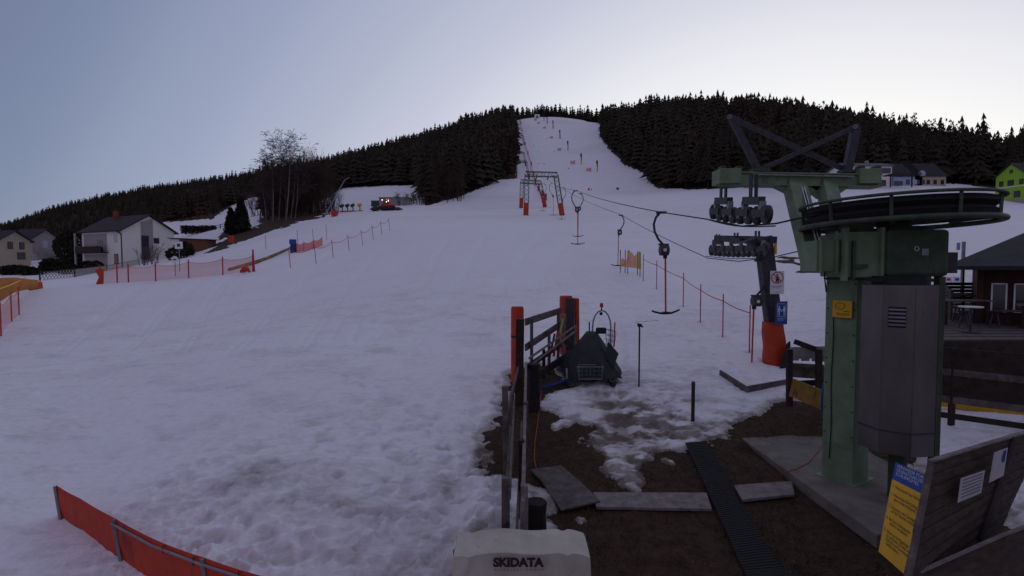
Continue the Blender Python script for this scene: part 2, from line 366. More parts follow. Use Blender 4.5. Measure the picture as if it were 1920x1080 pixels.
def snow_material():
    m = bpy.data.materials.new('snow'); m.use_nodes = True; n = m.node_tree.nodes; l = m.node_tree.links; b = n['Principled BSDF']
    b.inputs['Roughness'].default_value = .75; b.inputs['Specular IOR Level'].default_value = .25
    at = n.new('ShaderNodeAttribute'); at.attribute_name = 'dirt_tone'
    tc = n.new('ShaderNodeTexCoord'); no = n.new('ShaderNodeTexNoise'); no.inputs['Scale'].default_value = 5; no.inputs['Detail'].default_value = 8; no.inputs['Roughness'].default_value = .7
    mpx = n.new('ShaderNodeMapping'); mpx.inputs['Scale'].default_value = (1, 1.7, 1); l.new(tc.outputs['Object'], mpx.inputs[0]); l.new(mpx.outputs[0], no.inputs[0])
    n2 = n.new('ShaderNodeTexNoise'); n2.inputs['Scale'].default_value = .25; n2.inputs['Detail'].default_value = 6; l.new(tc.outputs['Object'], n2.inputs[0])
    r = n.new('ShaderNodeValToRGB'); r.color_ramp.elements[0].color = (.86,.86,.87,1); r.color_ramp.elements[1].color = (.15,.12,.095,1)
    e = r.color_ramp.elements.new(.35); e.color = (.60,.58,.56,1); e = r.color_ramp.elements.new(.7); e.color = (.33,.30,.265,1)
    ad = n.new('ShaderNodeMath'); ad.operation = 'MULTIPLY_ADD'; l.new(no.outputs['Fac'], ad.inputs[0]); ad.inputs[1].default_value = .7; ad.inputs[2].default_value = -.36
    s = n.new('ShaderNodeMath'); s.operation = 'ADD'; l.new(at.outputs['Fac'], s.inputs[0]); l.new(ad.outputs[0], s.inputs[1])
    a2 = n.new('ShaderNodeMath'); a2.operation = 'MULTIPLY_ADD'; l.new(n2.outputs['Fac'], a2.inputs[0]); a2.inputs[1].default_value = .2; a2.inputs[2].default_value = -.09
    s2 = n.new('ShaderNodeMath'); s2.operation = 'ADD'; l.new(s.outputs[0], s2.inputs[0]); l.new(a2.outputs[0], s2.inputs[1])
    l.new(s2.outputs[0], r.inputs[0]); l.new(r.outputs[0], b.inputs['Base Color'])
    bp = n.new('ShaderNodeBump'); bp.inputs['Strength'].default_value = .6; bp.inputs['Distance'].default_value = .035
    l.new(no.outputs['Fac'], bp.inputs['Height'])
    n3 = n.new('ShaderNodeTexNoise'); n3.inputs['Scale'].default_value = 1.1; n3.inputs['Detail'].default_value = 7; n3.inputs['Roughness'].default_value = .6; n3.inputs['Distortion'].default_value = .4
    mp3 = n.new('ShaderNodeMapping'); mp3.inputs['Scale'].default_value = (1, .35, 1); mp3.inputs['Rotation'].default_value = (0, 0, .5); l.new(tc.outputs['Object'], mp3.inputs[0]); l.new(mp3.outputs[0], n3.inputs[0])
    b2 = n.new('ShaderNodeBump'); b2.inputs['Strength'].default_value = .5; b2.inputs['Distance'].default_value = .16
    l.new(n3.outputs['Fac'], b2.inputs['Height']); l.new(bp.outputs[0], b2.inputs['Normal']); l.new(b2.outputs[0], b.inputs['Normal']); return m
snowm = snow_material()
ys = np.concatenate([np.exp(np.linspace(math.log(3.6), math.log(34), 560)), np.exp(np.linspace(math.log(34.3), math.log(900), 210))])
us = np.linspace(-1.42, 1.42, 780)
Y, U = np.meshgrid(ys, us, indexing='ij'); X = U*Y
Z = G(X, Y)
for_ = in_forest(X, Y, Z); nzf = (fbm(X*.08, Y*.08, 4)-.5)*14; forest = for_+nzf*.35
bare = bare_mask(X, Y)
near = np.clip((34-Y)/12, 0, 1)
QX = 960+960*X/np.maximum(Y*CP-(Z-CAMZ)*SP, 1); QY = 540-960*(Y*SP+(Z-CAMZ)*CP)/np.maximum(Y*CP-(Z-CAMZ)*SP, 1)
rel = (fbm(X*.35, Y*.35, 3)-.5)*.10*near
lump = np.clip(1-np.abs(X+0.9-.05*Y)/4.2, 0, 1)*np.clip((15-Y)/6, 0, 1)          # trampled, thawing snow by the fence
lump = np.maximum(lump, np.clip((13-Y)/5, 0, 1)*np.clip((X+6.5)/2, 0, 1)*.8)
lump = np.maximum(lump, np.clip(1-np.abs(X-2.8)/3.5, 0, 1)*np.clip((17-Y)/5, 0, 1)*.7)
ICEL = gpoly([(420,870),(600,850),(740,868),(820,872),(880,890),(905,920),(870,960),(880,1010),(900,1100),(560,1200),(480,1040),(380,960)])
lump = lump*(1-.5*np.clip((sdist(X, Y, ICEL)+.2)/.4, 0, 1)*(Y < 20))
rel += (fbm(X*4.2, Y*4.0, 5, .68)-.5)*.17*lump
pit = np.clip((fbm(X*2.3+40, Y*2.1+11, 2, .5)-.6)/.12, 0, 1); rel -= pit*.085*lump
pit2 = np.clip((fbm(X*4.6+9, Y*4.1+3, 2, .5)-.58)/.1, 0, 1); rel -= pit2*.035*np.clip(lump+.1, 0, 1)*near
rel += (fbm(X*6+3, Y*2.2, 3, .6)-.5)*.03*near
rel += (fbm(X*1.1+3, Y*1.3, 4, .6)-.5)*.05*near
# groomer corduroy and turning ski tracks pressed into the piste
def groove(pts, r=.04, dep=.045):
    global rel
    P = [GP(*p) for p in pts]
    m = (Y < 75); xs = X[m]; yy = Y[m]; d = np.full(xs.shape, 9.)
    for a, b in zip(P, P[1:]):
        ex, ey = b.x-a.x, b.y-a.y; t = np.clip(((xs-a.x)*ex+(yy-a.y)*ey)/(ex*ex+ey*ey), 0, 1); d = np.minimum(d, np.hypot(xs-a.x-ex*t, yy-a.y-ey*t))
    rr = r*(1+yy/14); rel[m] -= dep*np.exp(-(d/rr)**2)
groove([(1035,510),(1040,530),(1060,550),(1100,575),(1120,600),(1150,640),(1170,668),(1165,690)])
groove([(1068,500),(1075,520),(1100,545),(1130,565),(1155,600),(1172,640),(1170,672)])
groove([(1160,640),(1168,700),(1172,760),(1180,860)], .09, .05); groove([(1140,700),(1142,760),(1150,850)], .09, .04)
groove([(560,690),(800,640),(950,600)]); groove([(620,640),(640,600),(680,570)]); groove([(660,640),(675,600),(720,565)])
frg = random.Random(12)
def dent(px, py, rx=.07, ry=.14, dep=.07, an=0, P=None):
    global rel
    p = P or GP(px, py); m = (np.abs(X-p.x) < .5) & (np.abs(Y-p.y) < .5)
    dx = X[m]-p.x; dy = Y[m]-p.y; c, s_ = math.cos(an), math.sin(an); q = ((dx*c+dy*s_)/rx)**2+((-dx*s_+dy*c)/ry)**2
    rel[m] += -dep*np.exp(-q*q)+dep*.3*np.exp(-(np.sqrt(q)-1.45)**2*6)
for a, b in (((330,1060),(560,900)),((560,900),(700,820)),((700,820),(860,760)),((880,860),(760,760)),((760,760),(640,700)),((240,960),(480,860)),((620,1050),(880,880)),((860,1000),(700,940)),((1110,700),(1290,780)),((1290,640),(1420,720))):
    A, B = GP(*a), GP(*b); d_ = B-A; n_s = max(2, int(d_.length/.42)); an_ = math.atan2(d_.y, d_.x)-PI/2
    for k in range(n_s): q_ = A.lerp(B, k/n_s); sd_ = (.11 if k % 2 else -.11); dent(0, 0, P=Vector((q_.x+math.cos(an_)*sd_+frg.uniform(-.05,.05), q_.y+math.sin(an_)*sd_+frg.uniform(-.05,.05), 0)), an=an_+frg.uniform(-.2,.2), dep=frg.uniform(.035,.075))
for k in range(110): dent(frg.uniform(300,900), frg.uniform(860,1085), frg.uniform(.05,.1), frg.uniform(.08,.16), frg.uniform(.03,.08), frg.uniform(0,3))
for k in range(40): dent(frg.uniform(1120,1450), frg.uniform(680,800), frg.uniform(.05,.1), frg.uniform(.08,.16), frg.uniform(.03,.06), frg.uniform(0,3))
for px_, py_ in ((1198,686),(1299,757),(1206,0),(1231,0),(1281,0),(1313,0),(1355,0),(1405,0),(1457,0)):
    yy_ = {1206:30,1231:27.5,1281:23.3,1313:20.6,1355:18.5,1405:16.6,1457:15.6,1198:13.4,1299:11.4}[px_]; p_ = AT(px_, yy_); w_ = .42 if px_ == 1457 else .13
    dent(0, 0, w_, w_, .09 if px_ < 1457 else .14, P=p_)
for k in range(9):
    x0_ = 1080-k*85+frg.uniform(-25,25); x1_ = x0_-110-k*22; mid = (x0_+x1_)/2+frg.uniform(-40,40)
    for o_ in (0, 10): groove([(x0_+o_*.3,436+k*2),((x0_+mid)/2+o_*.5,480),(mid+o_,530),((mid+x1_)/2+o_*1.2,590),(x1_+o_*1.6,660)], .05, .05)
for k in range(5): groove([(1240+k*22, 560+k*4),(1300+k*20,600+k*5),(1360+k*14,660+k*8)], .04, .018)
for k in range(4): groove([(60,640+k*22),(300,600+k*18),(560,560+k*14)], .04, .02)
rdg = 1-np.abs(2*fbm(X*3.6+20, Y*4.4+8, 4, .6)-1); rel += (rdg-.8)*.10*lump
thick = np.clip(-bare/.22, 0, 1); thick = thick*thick*(3-2*thick)
bank = np.exp(-((X+.42)/.33)**2)*np.clip((9.2-Y)/2, 0, 1)*.2
snow_z = Z+.02+rel*np.clip(thick+.2, 0, 1)+bank*thick-(1-thick)*.03-np.clip(bare, 0, .5)*np.where(Y < 24, .35, .9)
ICEL = gpoly([(420,870),(600,850),(740,868),(820,872),(880,890),(905,920),(870,960),(880,1010),(900,1100),(560,1200),(480,1040),(380,960)])
il = np.clip((sdist(X, Y, ICEL)+(fbm(X*2+4, Y*2, 4, .6)-.5)*1.1)/.45, 0, 1)*(Y < 20)
dirt_tone = .02+il*(.13+.22*np.clip((fbm(X*1.3+5, Y*1.6, 5, .65)-.46)/.2, 0, 1))+.10*np.clip((fbm(X*.7+8, Y*.9, 4)-.5)/.2, 0, 1)*near
ic = np.exp(-((X-1.6-.13*Y)/2.0)**2)*np.clip((15.5-Y)/4, 0, 1)
st_ = fbm(X*1.5+.3*Y, Y*3.2+30, 6, .66)
dirt_tone += ic*(.10+.75*np.clip((st_-.44)/.16, 0, 1))+.45*(1-thick)*(Y < 22)+pit*lump*.3+pit2*lump*.25  # pits of the lumpy snow are coloured darker too
tk = np.exp(-((X-2.3)/.45)**2)*np.clip((14.5-Y)/2, 0, 1); dirt_tone += tk*.35*np.clip((fbm(X*3, Y*.8, 4)-.35)/.2, 0, 1)
sc_ = fbm(X*.9+60, Y*2.6+2, 5, .66); dirt_tone +=   .11*np.clip((sc_-.6)/.08, 0, 1)*near*(1-il)
road_n = np.clip((fbm(X*.02+3, Y*.02, 4)-.55)/.2, 0, 1)*.12*(Y > 50); dirt_tone += road_n
keep = (bare < .4) & (forest < 0)
snow = grid_mesh('snow_cover', X, Y, snow_z, keep, snowm, dirt_tone); tagit(snow, kind='structure')
# bare ground below, out to the horizon, and behind the camera
gy = np.concatenate([np.linspace(-60, 3.2, 14), np.exp(np.linspace(math.log(3.6), math.log(30), 130)), np.exp(np.linspace(math.log(31), math.log(3500), 130))])
gu = np.linspace(-1, 1, 300)
GY, GU = np.meshgrid(gy, gu, indexing='ij'); GX = GU*1.7*np.maximum(GY, 30)
nr = GY < 30
GX = np.where(nr, np.sign(GU)*np.abs(GU)**1.6*1.7*30, GX)
GZ = G(GX, GY)-.045+(fbm(GX*2.5, GY*2.5, 4)-.5)*.05*(GY < 30)
GZ = np.where(GY < 40, GZ-.16*np.clip(-bare_mask(GX, GY)/.35, 0, 1), GZ)
bmg = bare_mask(GX, GY); GZ = np.where((GY > 16) & (GY <= 900), GZ-.35*np.clip(-bmg/.5, 0, 1)*np.clip((GY-16)/20, 0, 1), GZ)
ground = grid_mesh('ground', GX, GY, GZ, None, earth); tagit(ground, kind='structure')

# dead grass on the thawed patch
gx = rng.uniform(-.6, 7.5, 60000); gyy = rng.uniform(5, 12.5, 60000); k = bare_mask(gx, gyy) > .02; gx = gx[k][:26000]; gyy = gyy[k][:26000]
gz = G(gx, gyy)-.05; n = len(gx); an = rng.uniform(0, 2*PI, n); ln = rng.uniform(.03, .085, n); le = rng.uniform(0, 2*PI, n)
v = np.zeros((n, 3, 3)); v[:,0,0] = gx-np.cos(an)*.006; v[:,0,1] = gyy-np.sin(an)*.006; v[:,1,0] = gx+np.cos(an)*.006; v[:,1,1] = gyy+np.sin(an)*.006
v[:,0,2] = v[:,1,2] = gz; v[:,2,0] = gx+np.cos(le)*ln*.8; v[:,2,1] = gyy+np.sin(le)*ln*.8; v[:,2,2] = gz+ln*.75
def tri_mesh(name, v, f, mat, size=3):
    me = bpy.data.meshes.new(name); me.vertices.add(len(v)); me.vertices.foreach_set('co', v.ravel())
    me.loops.add(f.size); me.loops.foreach_set('vertex_index', f.ravel().astype(np.int32)); me.polygons.add(len(f))
    me.polygons.foreach_set('loop_start', np.arange(0, f.size, size, dtype=np.int32)); me.update(calc_edges=True); me.materials.append(mat)
    return me
drygrass = M('dry_grass', (.12,.07,.034), .9, 0, .5, 6, 0, col2=(.04,.024,.013))
gm = tri_mesh('dead_grass', v.reshape(-1, 3), np.arange(n*3).reshape(-1, 3), drygrass)
tagit(link(bpy.data.objects.new('dead_grass', gm)), 'flattened brown winter grass on the thawed ground around the lift tower', 'grass', kind='stuff')

# small stones lying in the thawed earth
rs = random.Random(31); sm_ = MB(); cnt = 0
while cnt < 420:
    x_, y_ = rs.uniform(0,7), rs.uniform(5.5,12.5)
    if float(bare_mask(np.array([x_]), np.array([y_]))[0]) < .05: continue
    cnt += 1; a_ = rs.uniform(.008,.03); z_ = g1(x_,y_)-.045; q_ = rs.uniform(0,6)
    V_ = [Vector((math.cos(q_+k*1.257)*a_*rs.uniform(.7,1.2), math.sin(q_+k*1.257)*a_*rs.uniform(.7,1.2), -.01)) for k in range(5)]+[Vector((rs.uniform(-.3,.3)*a_, 0, a_*.7))]
    sm_.add([v_+Vector((x_,y_,z_)) for v_ in V_], [(k,(k+1)%5,5) for k in range(5)])
tagit(part('small_stones', sm_, M('stone_grey',(.14,.12,.11),.85,0,.5,9,.3)), 'small grey stones scattered over the thawed brown ground', 'stones', kind='stuff')
# ------------------------------------------------------------------ trees
def spruce_arrays(seed, tiers=8, n=9, r0=.2):
    rg = random.Random(seed); V = []; F = []; 
    for t in range(tiers):
        f = t/tiers; z0 = .1+.84*f; z1 = z0+(.26 if tiers < 10 else .2)*(1-f*.62); R = r0*(1-f)**.85+.012; b = len(V)
        for k in range(n):
            q = 2*PI*(k+rg.uniform(-.25,.25)+.5*(t%2))/n; r = R*rg.uniform(.55,1.22)
            V.append((r*math.cos(q), r*math.sin(q), z0+rg.uniform(-.03,.03)))
            q2 = q+PI/n; r2 = R*.42; V.append((r2*math.cos(q2), r2*math.sin(q2), z0+.05))
        V.append((rg.uniform(-.004,.004), rg.uniform(-.004,.004), min(z1, 1.0) if t < tiers-1 else 1.0)); a = len(V)-1
        for k in range(2*n): F.append((b+k, b+(k+1)%(2*n), a))
    return V, F
def lean_conifer(seed):  # slim uneven larch, bare and brown
    rg = random.Random(seed); V = []; F = []
    for k in range(46):
        z = rg.uniform(.2,.97); q = rg.uniform(0, 2*PI); r = (.15*(1-z)+.015)*rg.uniform(.7,1.3); d = Vector((math.cos(q), math.sin(q), .35)); s = Vector((-math.sin(q), math.cos(q), 0))*.012
        b = len(V); p = Vector((0,0,z)); e = p+d*r; V += [p-s*.3, p+s*.3, e+s+Vector((0,0,-.02)), e-s+Vector((0,0,.03))]; F += [(b,b+1,b+2),(b,b+2,b+3)]
    for i in range(3):
        q = i*2*PI/3; V.append((.012*math.cos(q), .012*math.sin(q), 0))
    V.append((0,0,1)); b = len(V)-4; F += [(b,b+1,b+3),(b+1,b+2,b+3),(b+2,b,b+3)]
    return [tuple(v) for v in V], F
SPR = [spruce_arrays(s, 12, 8, r) for s, r in ((1,.2),(2,.23),(3,.18),(4,.25),(5,.16))]
# candidate spots
pts = []
def scatter(nn, y0, y1, u0, u1):
    # equal area in the world
    yy = np.sqrt(rng.uniform(y0*y0, y1*y1, nn)); uu = rng.uniform(u0, u1, nn); xx = uu*yy
    zz = G(xx, yy); f = in_forest(xx, yy, zz)+(vn(xx*.05, yy*.05)-.5)*3; return xx, yy, zz, f > 1.0
xx, yy, zz, ok = scatter(42000, 120, 720, -1.25, 1.3)
ok &= ~((yy > 300) & (xx/yy > -1.3) & (xx/yy < -.95) & (yy < 420))
xx, yy, zz = xx[ok], yy[ok], zz[ok]
# keep those that can be seen: visible tops against closer ground
def visible(x, y, ztop):
    vis = np.ones(len(x), bool)
    for f in np.linspace(.3, .97, 16):
        h = G(x*f, y*f); vis &= (CAMZ+(ztop-CAMZ)*f) > h-4
    return vis
vis = visible(xx, yy, zz+20); xx, yy, zz = xx[vis], yy[vis], zz[vis]
# thin out too-close pairs
cell = {}; sel = []
order = np.argsort(yy)
for i in order:
    s = 3.8 if yy[i] < 330 else 5.6
    c = (int(xx[i]//s), int(yy[i]//s), s)
    if c in cell: continue
    cell[c] = 1; sel.append(i)
sel = np.array(sel); xx, yy, zz = xx[sel], yy[sel], zz[sel]
print('trees', len(xx))
hh = rng.uniform(14.5, 20.5, len(xx))*np.interp(xx/yy, [-1,-.3,0,.1,1], [.95,.95,1,.9,.98])
hh *= np.where(rng.random(len(hh)) < .08, 1.12, 1)*(.74+.5*vn(xx*.09+5, yy*.09))*np.where((xx/yy < -.1) & (yy > 330), np.interp(xx/yy, [-1,-.4,-.1], [.42,.5,.85]), 1)
# height is held down along the crest so the skyline stays where it is
brown = (fbm(xx*.02+7, yy*.02, 3) > .56) & (yy < 330)
size = hh/yy; big = np.argsort(-size); ind = big[:300]; rest = big[300:]
def make_tree(name, label, cat, V, F, fm, group):
    t = thing(name, label, cat, group=group)
    cb = MB(); cb.add(V, F); part('crown', cb, fm, t, local=True)
    tb = MB(); tb.cyl((0,0,-.04), (0,0,.5), .014, 6, .006); part('trunk', tb, trunkm, t, local=True); return t
SGRP = 'spruces along the lower edge of the wooded slopes'
protos = [make_tree('spruce_tree', 'dark spruce in the dense front ranks of the forest beside the ski slopes', 'spruce', V, F, foliage, SGRP) for V, F in SPR[:4]]
LARR = [lean_conifer(s) for s in (11,12,13)]
lprotos = [make_tree('larch_tree', 'slim brown leafless larch in the front ranks of the forest', 'larch', V, F, foliage2, 'bare larches along the forest edge') for V, F in LARR]
pxs = 960+960*xx/(yy*CP-(zz-CAMZ)*SP); hh = np.where((pxs > 455) & (pxs < 660) & (yy < 290), hh*.62, hh); hh = np.where((pxs <= 455) & (yy < 340), hh*.68, hh)
usedp = set()
for j, i in enumerate(ind):
    pool = lprotos if (brown[i] and j % 2) else protos; p = pool[j % len(pool)]
    s = (hh[i]*random.uniform(.9,1.15), hh[i]*random.uniform(.9,1.15), hh[i])
    if id(p) not in usedp:
        usedp.add(id(p)); p.location = (xx[i], yy[i], zz[i]-.2); p.scale = s; p.rotation_euler.z = random.uniform(0, 6)
    else: copy_thing(p, (xx[i], yy[i], zz[i]-.2), random.uniform(0, 6), s)
def merge(name, idx, arrs, mat, label, hs=1.0):
    VV = []; FF = []; off = 0; A = [(np.array(V), np.array(F)) for V, F in arrs]
    for j, i in enumerate(idx):
        V, F = A[j % len(A)]; q = random.uniform(0, 6.28); c, s = math.cos(q), math.sin(q); h = hh[i]*hs; wv = h*random.uniform(1.0,1.5)
        P = np.empty_like(V, dtype=float); P[:,0] = (V[:,0]*c-V[:,1]*s)*wv+xx[i]; P[:,1] = (V[:,0]*s+V[:,1]*c)*wv+yy[i]; P[:,2] = V[:,2]*h+zz[i]-.3
        VV.append(P); FF.append(F+off); off += len(V)
    me = tri_mesh(name, np.concatenate(VV), np.concatenate(FF), mat)
    tagit(link(bpy.data.objects.new(name, me)), label, 'forest', kind='stuff')
br = np.array([i for i in rest if brown[i]]); ev = np.array([i for i in rest if not brown[i]])
LOW = [spruce_arrays(s, 6, 6, r) for s, r in ((21,.22),(22,.25),(23,.19),(24,.27))]
merge('spruce_forest', ev, LOW, foliage, 'dense dark spruce forest covering the slopes on both sides of the piste')
if len(br): merge('leafless_forest', br, LARR+[LOW[0]], foliage2, 'brownish leafless trees mixed into the dark forest slopes')

def bare_tree(mb, base, h, rg, spread=.35, lean=(0,0), r=None, lv=4, nb=9, droop=0, rmin=0):
    r = r or h*.011
    def grow(p, d, ln, rr, lev):
        npt = 4 if lev < 2 else 2; pts = [p]; q = p.copy(); dd = d.copy()
        for i in range(npt):
            dd = (dd+Vector((rg.uniform(-.12,.12), rg.uniform(-.12,.12), (.06 if lev < 2 else -droop)))).normalized(); q = q+dd*ln/npt; pts.append(q.copy())
        mb.tube(pts, [max(rr*(1-.75*i/npt), rmin) for i in range(npt+1)], 4 if lev < 2 else 3, cap=False)
        if lev >= lv: return
        k = nb if lev == 0 else (6 if lev == 1 else 4)
        for j in range(k):
            f = rg.uniform(.28 if lev == 0 else .2, 1); ii = min(int(f*npt), npt-1); pp = pts[ii].lerp(pts[ii+1], f*npt-ii)
            a = rg.uniform(0, 2*PI); side = Vector((math.cos(a), math.sin(a), 0)); nd = (d*(1-spread*.6)+side*rg.uniform(.5,1.1)*spread*2).normalized()
            grow(pp, nd, ln*rg.uniform(.28,.48)*(1.25-f*.55), rr*.38, lev+1)
    grow(Vector(base), Vector((lean[0], lean[1], 1)).normalized(), h, r, 0)
# ------------------------------------------------------------------ drive station (green tower, right)
mt = MB
ts = thing('lift_drive_tower', 'green steel drive tower with a large horizontal bullwheel on the concrete pad', 'lift tower', (5.75,8.5,.6))
cb_ = Vector((.45,.28,0)); ca_ = Vector((-.26,.42,0)); c0 = Vector((5.58,8.25,0))
def colbox(z0, z1, g=0):
    a = ca_.normalized()*g; b = cb_.normalized()*g
    q = [c0-a-b, c0+cb_+b-a, c0+cb_+ca_+a+b, c0+ca_+a-b]; return [p+Vector((0,0,z0)) for p in q], (0,0,z1-z0)
part('column', MB().slab(*colbox(.58, 4.75)), green, ts, bev=.015)
part('base_band', MB().slab(*colbox(1.22, 1.26, .012)), green, ts)
part('base_plate', MB().slab(*colbox(.6,.63,.07)), green, ts)
part('bracket', MB().slab(*colbox(3.98, 4.02, .02)).slab(*colbox(4.06, 4.10, .015)), green_d, ts)
nlq = Vector((ca_.y,-ca_.x,0)).normalized(); nlq = nlq if nlq.x < 0 else -nlq
for k in range(7):
    z_ = 1.4+k*.42
    for f_ in (.08,.92): part('bolt', MB().cyl(c0+ca_*f_+Vector((0,0,z_)), c0+ca_*f_+nlq*.014+Vector((0,0,z_)), .014, 6), green_d, ts)
part('power_cable', MB().tube([c0+ca_*(.72-.02*math.sin(k*1.3))+nlq*.015+Vector((0,0,3.36-k*.3)) for k in range(9)], .008, 5), black, ts)
part('power_cable', MB().tube([c0+ca_*.95+nlq*.03+Vector((-.02*math.sin(k*1.1)-.02,0,4.25-k*.12)) for k in range(5)], .012, 5), black, ts)
# gearbox frame beneath the wheel
gb = MB(); zr = 5.0
fl = W(1598,0,7.75); 
gx0 = Vector((5.18,7.98,0)); ru = Vector((1.0,-.17,0)).normalized(); rv = Vector((.17,1.0,0)).normalized()
def rbox(u0, u1, v0, v1, z0, z1): 
    q = [gx0+ru*u0+rv*v0, gx0+ru*u1+rv*v0, gx0+ru*u1+rv*v1, gx0+ru*u0+rv*v1]; return [p+Vector((0,0,z0)) for p in q], (0,0,z1-z0)
part('drive_box', MB().slab(*rbox(0, .52, 0, .9, 4.03, 4.74)), green, ts, bev=.015)
part('gearbox', MB().slab(*rbox(.53, 1.38, -.12, .9, 4.05, 4.76)), green_d, ts, bev=.06)
part('side_box', MB().slab(*rbox(1.39, 1.62, .1, .5, 4.1, 4.42)), steel_d, ts, bev=.01)
ribs = [(.0,-.02),(.50,-.03),(.23,-.015)]
for (u, v) in ribs[:2]: part('flange', MB().slab(*rbox(u-.02, u+.025, v-.04, .1, 3.98, 4.80)), green, ts, bev=.004)
part('lug', MB().slab(*rbox(.09,.13,-.06,0,4.0,4.6)).slab(*rbox(.1,.3,-.07,0,4.18,4.24)), green_d, ts)
part('left_frame', MB().slab(*rbox(-.36,-.01,.12,.8,4.12,4.62)).slab(*rbox(-.33,-.29,.06,.12,4.1,4.68)).slab(*rbox(-.1,-.06,.06,.12,4.08,4.7)), green, ts, bev=.01)
part('top_bracket', MB().slab(*rbox(.1,.45,.1,.5,4.75,4.86)).slab(*rbox(.75,1.15,.2,.7,4.77,4.84)), green_d, ts, bev=.01)
pn = gx0+ru*1.0+rv*(-.122)
part('emblem', MB().lathe([(.028,0),(.036,0),(.036,.006),(.028,.006)], Matrix.Rotation(PI/2,3,'X'), pn+Vector((-.08,0,4.47)), 16, True), white, ts)
part('rating_plate', MB().slab(*rbox(1.0,1.09,-.126,-.122,4.37,4.47)), steel, ts)
# motor housing
hc = Vector((5.86,7.72,0))
oc = [hc+Vector((.51*math.cos(q),.48*math.sin(q),0)) for q in [math.radians(22.5+45*k+8) for k in range(8)]]
part('motor_housing', MB().slab([p+Vector((0,0,1.45)) for p in oc], (0,0,2.48)), sheet, ts, bev=.008)
for k in range(8):
    p = oc[k]; 
    if k in (4,5,6): part('housing_seam', MB().bar(p*1.0+Vector((0,-.004,1.44)), p+Vector((0,-.004,3.94)), .008, .01), sheet, ts)
band = [hc+(p-hc)*1.012 for p in oc]; part('housing_band', MB().slab([p+Vector((0,0,1.78)) for p in band], (0,0,.02)), steel_d, ts)
part('motor', MB().cyl(hc+Vector((0,0,3.92)), hc+Vector((0,0,4.06)), .36, 20).box(hc+Vector((0,0,4.0)), (.8,.3,.05)), black, ts)
# vent grille on the housing face
fa, fb_ = oc[4], oc[5]; fd = (fb_-fa).normalized(); fn = Vector((fd.y,-fd.x,0))
if fn.y > 0: fn = -fn
vg = part('vent_grille', MB().slab([fa+fd*.07+fn*.004+Vector((0,0,3.32)), fa+fd*.28+fn*.004+Vector((0,0,3.32)), fa+fd*.28+fn*.004+Vector((0,0,3.62)), fa+fd*.07+fn*.004+Vector((0,0,3.62))], fn*.004), black, ts)
for k in range(5): part('louvre', MB().bar(fa+fd*.075+fn*.018+Vector((0,0,3.36+k*.055)), fa+fd*.275+fn*.018+Vector((0,0,3.36+k*.055)), .016, .026), steel, vg)
part('rear_post', MB().bar((6.45,7.72,1.1), (6.45,7.72,4.05), .09, .12), green_d, ts, bev=.005)
part('shade_cylinder', MB().cyl(hc+Vector((.12,.1,.6)), hc+Vector((.12,.1,1.46)), .12, 12), green_d, ts)  # dark cylinder standing in for the shade below the housing
# bullwheel
wc = Vector((6.08,8.2,5.06)); RT = Matrix.Rotation(math.radians(-1.0),3,'Y') @ Matrix.Rotation(math.radians(-1),3,'X')
wh = part('bullwheel', MB().lathe([(1.02,-.14),(1.20,-.14),(1.25,-.07),(1.17,-.02),(1.26,.04),(1.22,.12),(1.02,.12)], RT, wc, 72, True), black, ts, smooth=False)
def ring(R, z, r): return MB().tube([wc+RT@Vector((R*math.cos(2*PI*k/72), R*math.sin(2*PI*k/72), z)) for k in range(72)], r, 8, closed=True)
part('lower_ring', ring(1.30, -.19, .04), green_m, ts, smooth=True)
part('upper_ring', ring(1.31, .15, .024), green_d, ts, smooth=True)
part('guard_plate', MB().lathe([(1.22,.155),(1.30,.155),(1.30,.165),(1.22,.165)], RT, wc, 72, True), green_d, ts)
part('wheel_web', MB().lathe([(.2,-.05),(.62,-.05),(.62,.02),(.2,.02)], RT, wc, 40, True), green_d, ts)
for k in range(8):
    q = 2*PI*(k+.3)/8; d = Vector((math.cos(q), math.sin(q), 0))
    part('spoke', MB().bar(wc+RT@(d*.3), wc+RT@(d*1.1), .12, .08), green_d, ts)
for k in range(10):
    q = 2*PI*(k+.45)/10; d = Vector((math.cos(q), math.sin(q), 0))
    part('ring_strut', MB().bar(wc+RT@(d*1.26+Vector((0,0,-.19))), wc+RT@(d*1.28+Vector((0,0,.15))), .045, .015).bar(wc+RT@(d*.7+Vector((0,0,-.22))), wc+RT@(d*1.29+Vector((0,0,-.19))), .05, .03), green_d, ts)
part('hub', MB().cyl(wc+Vector((0,0,-.34)), wc+Vector((0,0,.2)), .22, 20), green_d, ts, bev=.01)
# inclined legs and cross beam
BY = 10.2
bL, bR = W(1345,336,BY), W(1643,341,BY)
part('leg', MB().bar(W(1528,497,8.95), W(1488,340,BY), .36, .24, (0,1,0)), green, ts, bev=.01)
part('leg', MB().bar(W(1578,470,9.0), W(1548,342,BY), .30, .24, (0,1,0)), green, ts, bev=.01)
tr = part('cable_tray', MB().bar(W(1541,482,8.7), W(1506,350,BY-.2), .08, .03, (0,1,0)), steel_d, ts)
for o_ in (-.026, .026): part('conduit', MB().tube([W(1541,482,8.66)+Vector((o_,0,0)), W(1506,350,BY-.24)+Vector((o_,0,0))], .009, 6), white, tr)
gus = [W(1462,349,BY-.13), W(1540,349,BY-.13), W(1520,368,BY-.13), W(1500,368,BY-.13)]
part('gusset', MB().slab(gus, (0,.26,0)), green, ts)
part('gusset', MB().slab([W(1520,349,BY-.13), W(1595,349,BY-.13), W(1565,370,BY-.13), W(1545,370,BY-.13)], (0,.26,0)), green, ts)
beam = part('cross_beam', MB().bar(bL, bR, .26, .2), green, ts, bev=.01)
hz = bL.z+.105
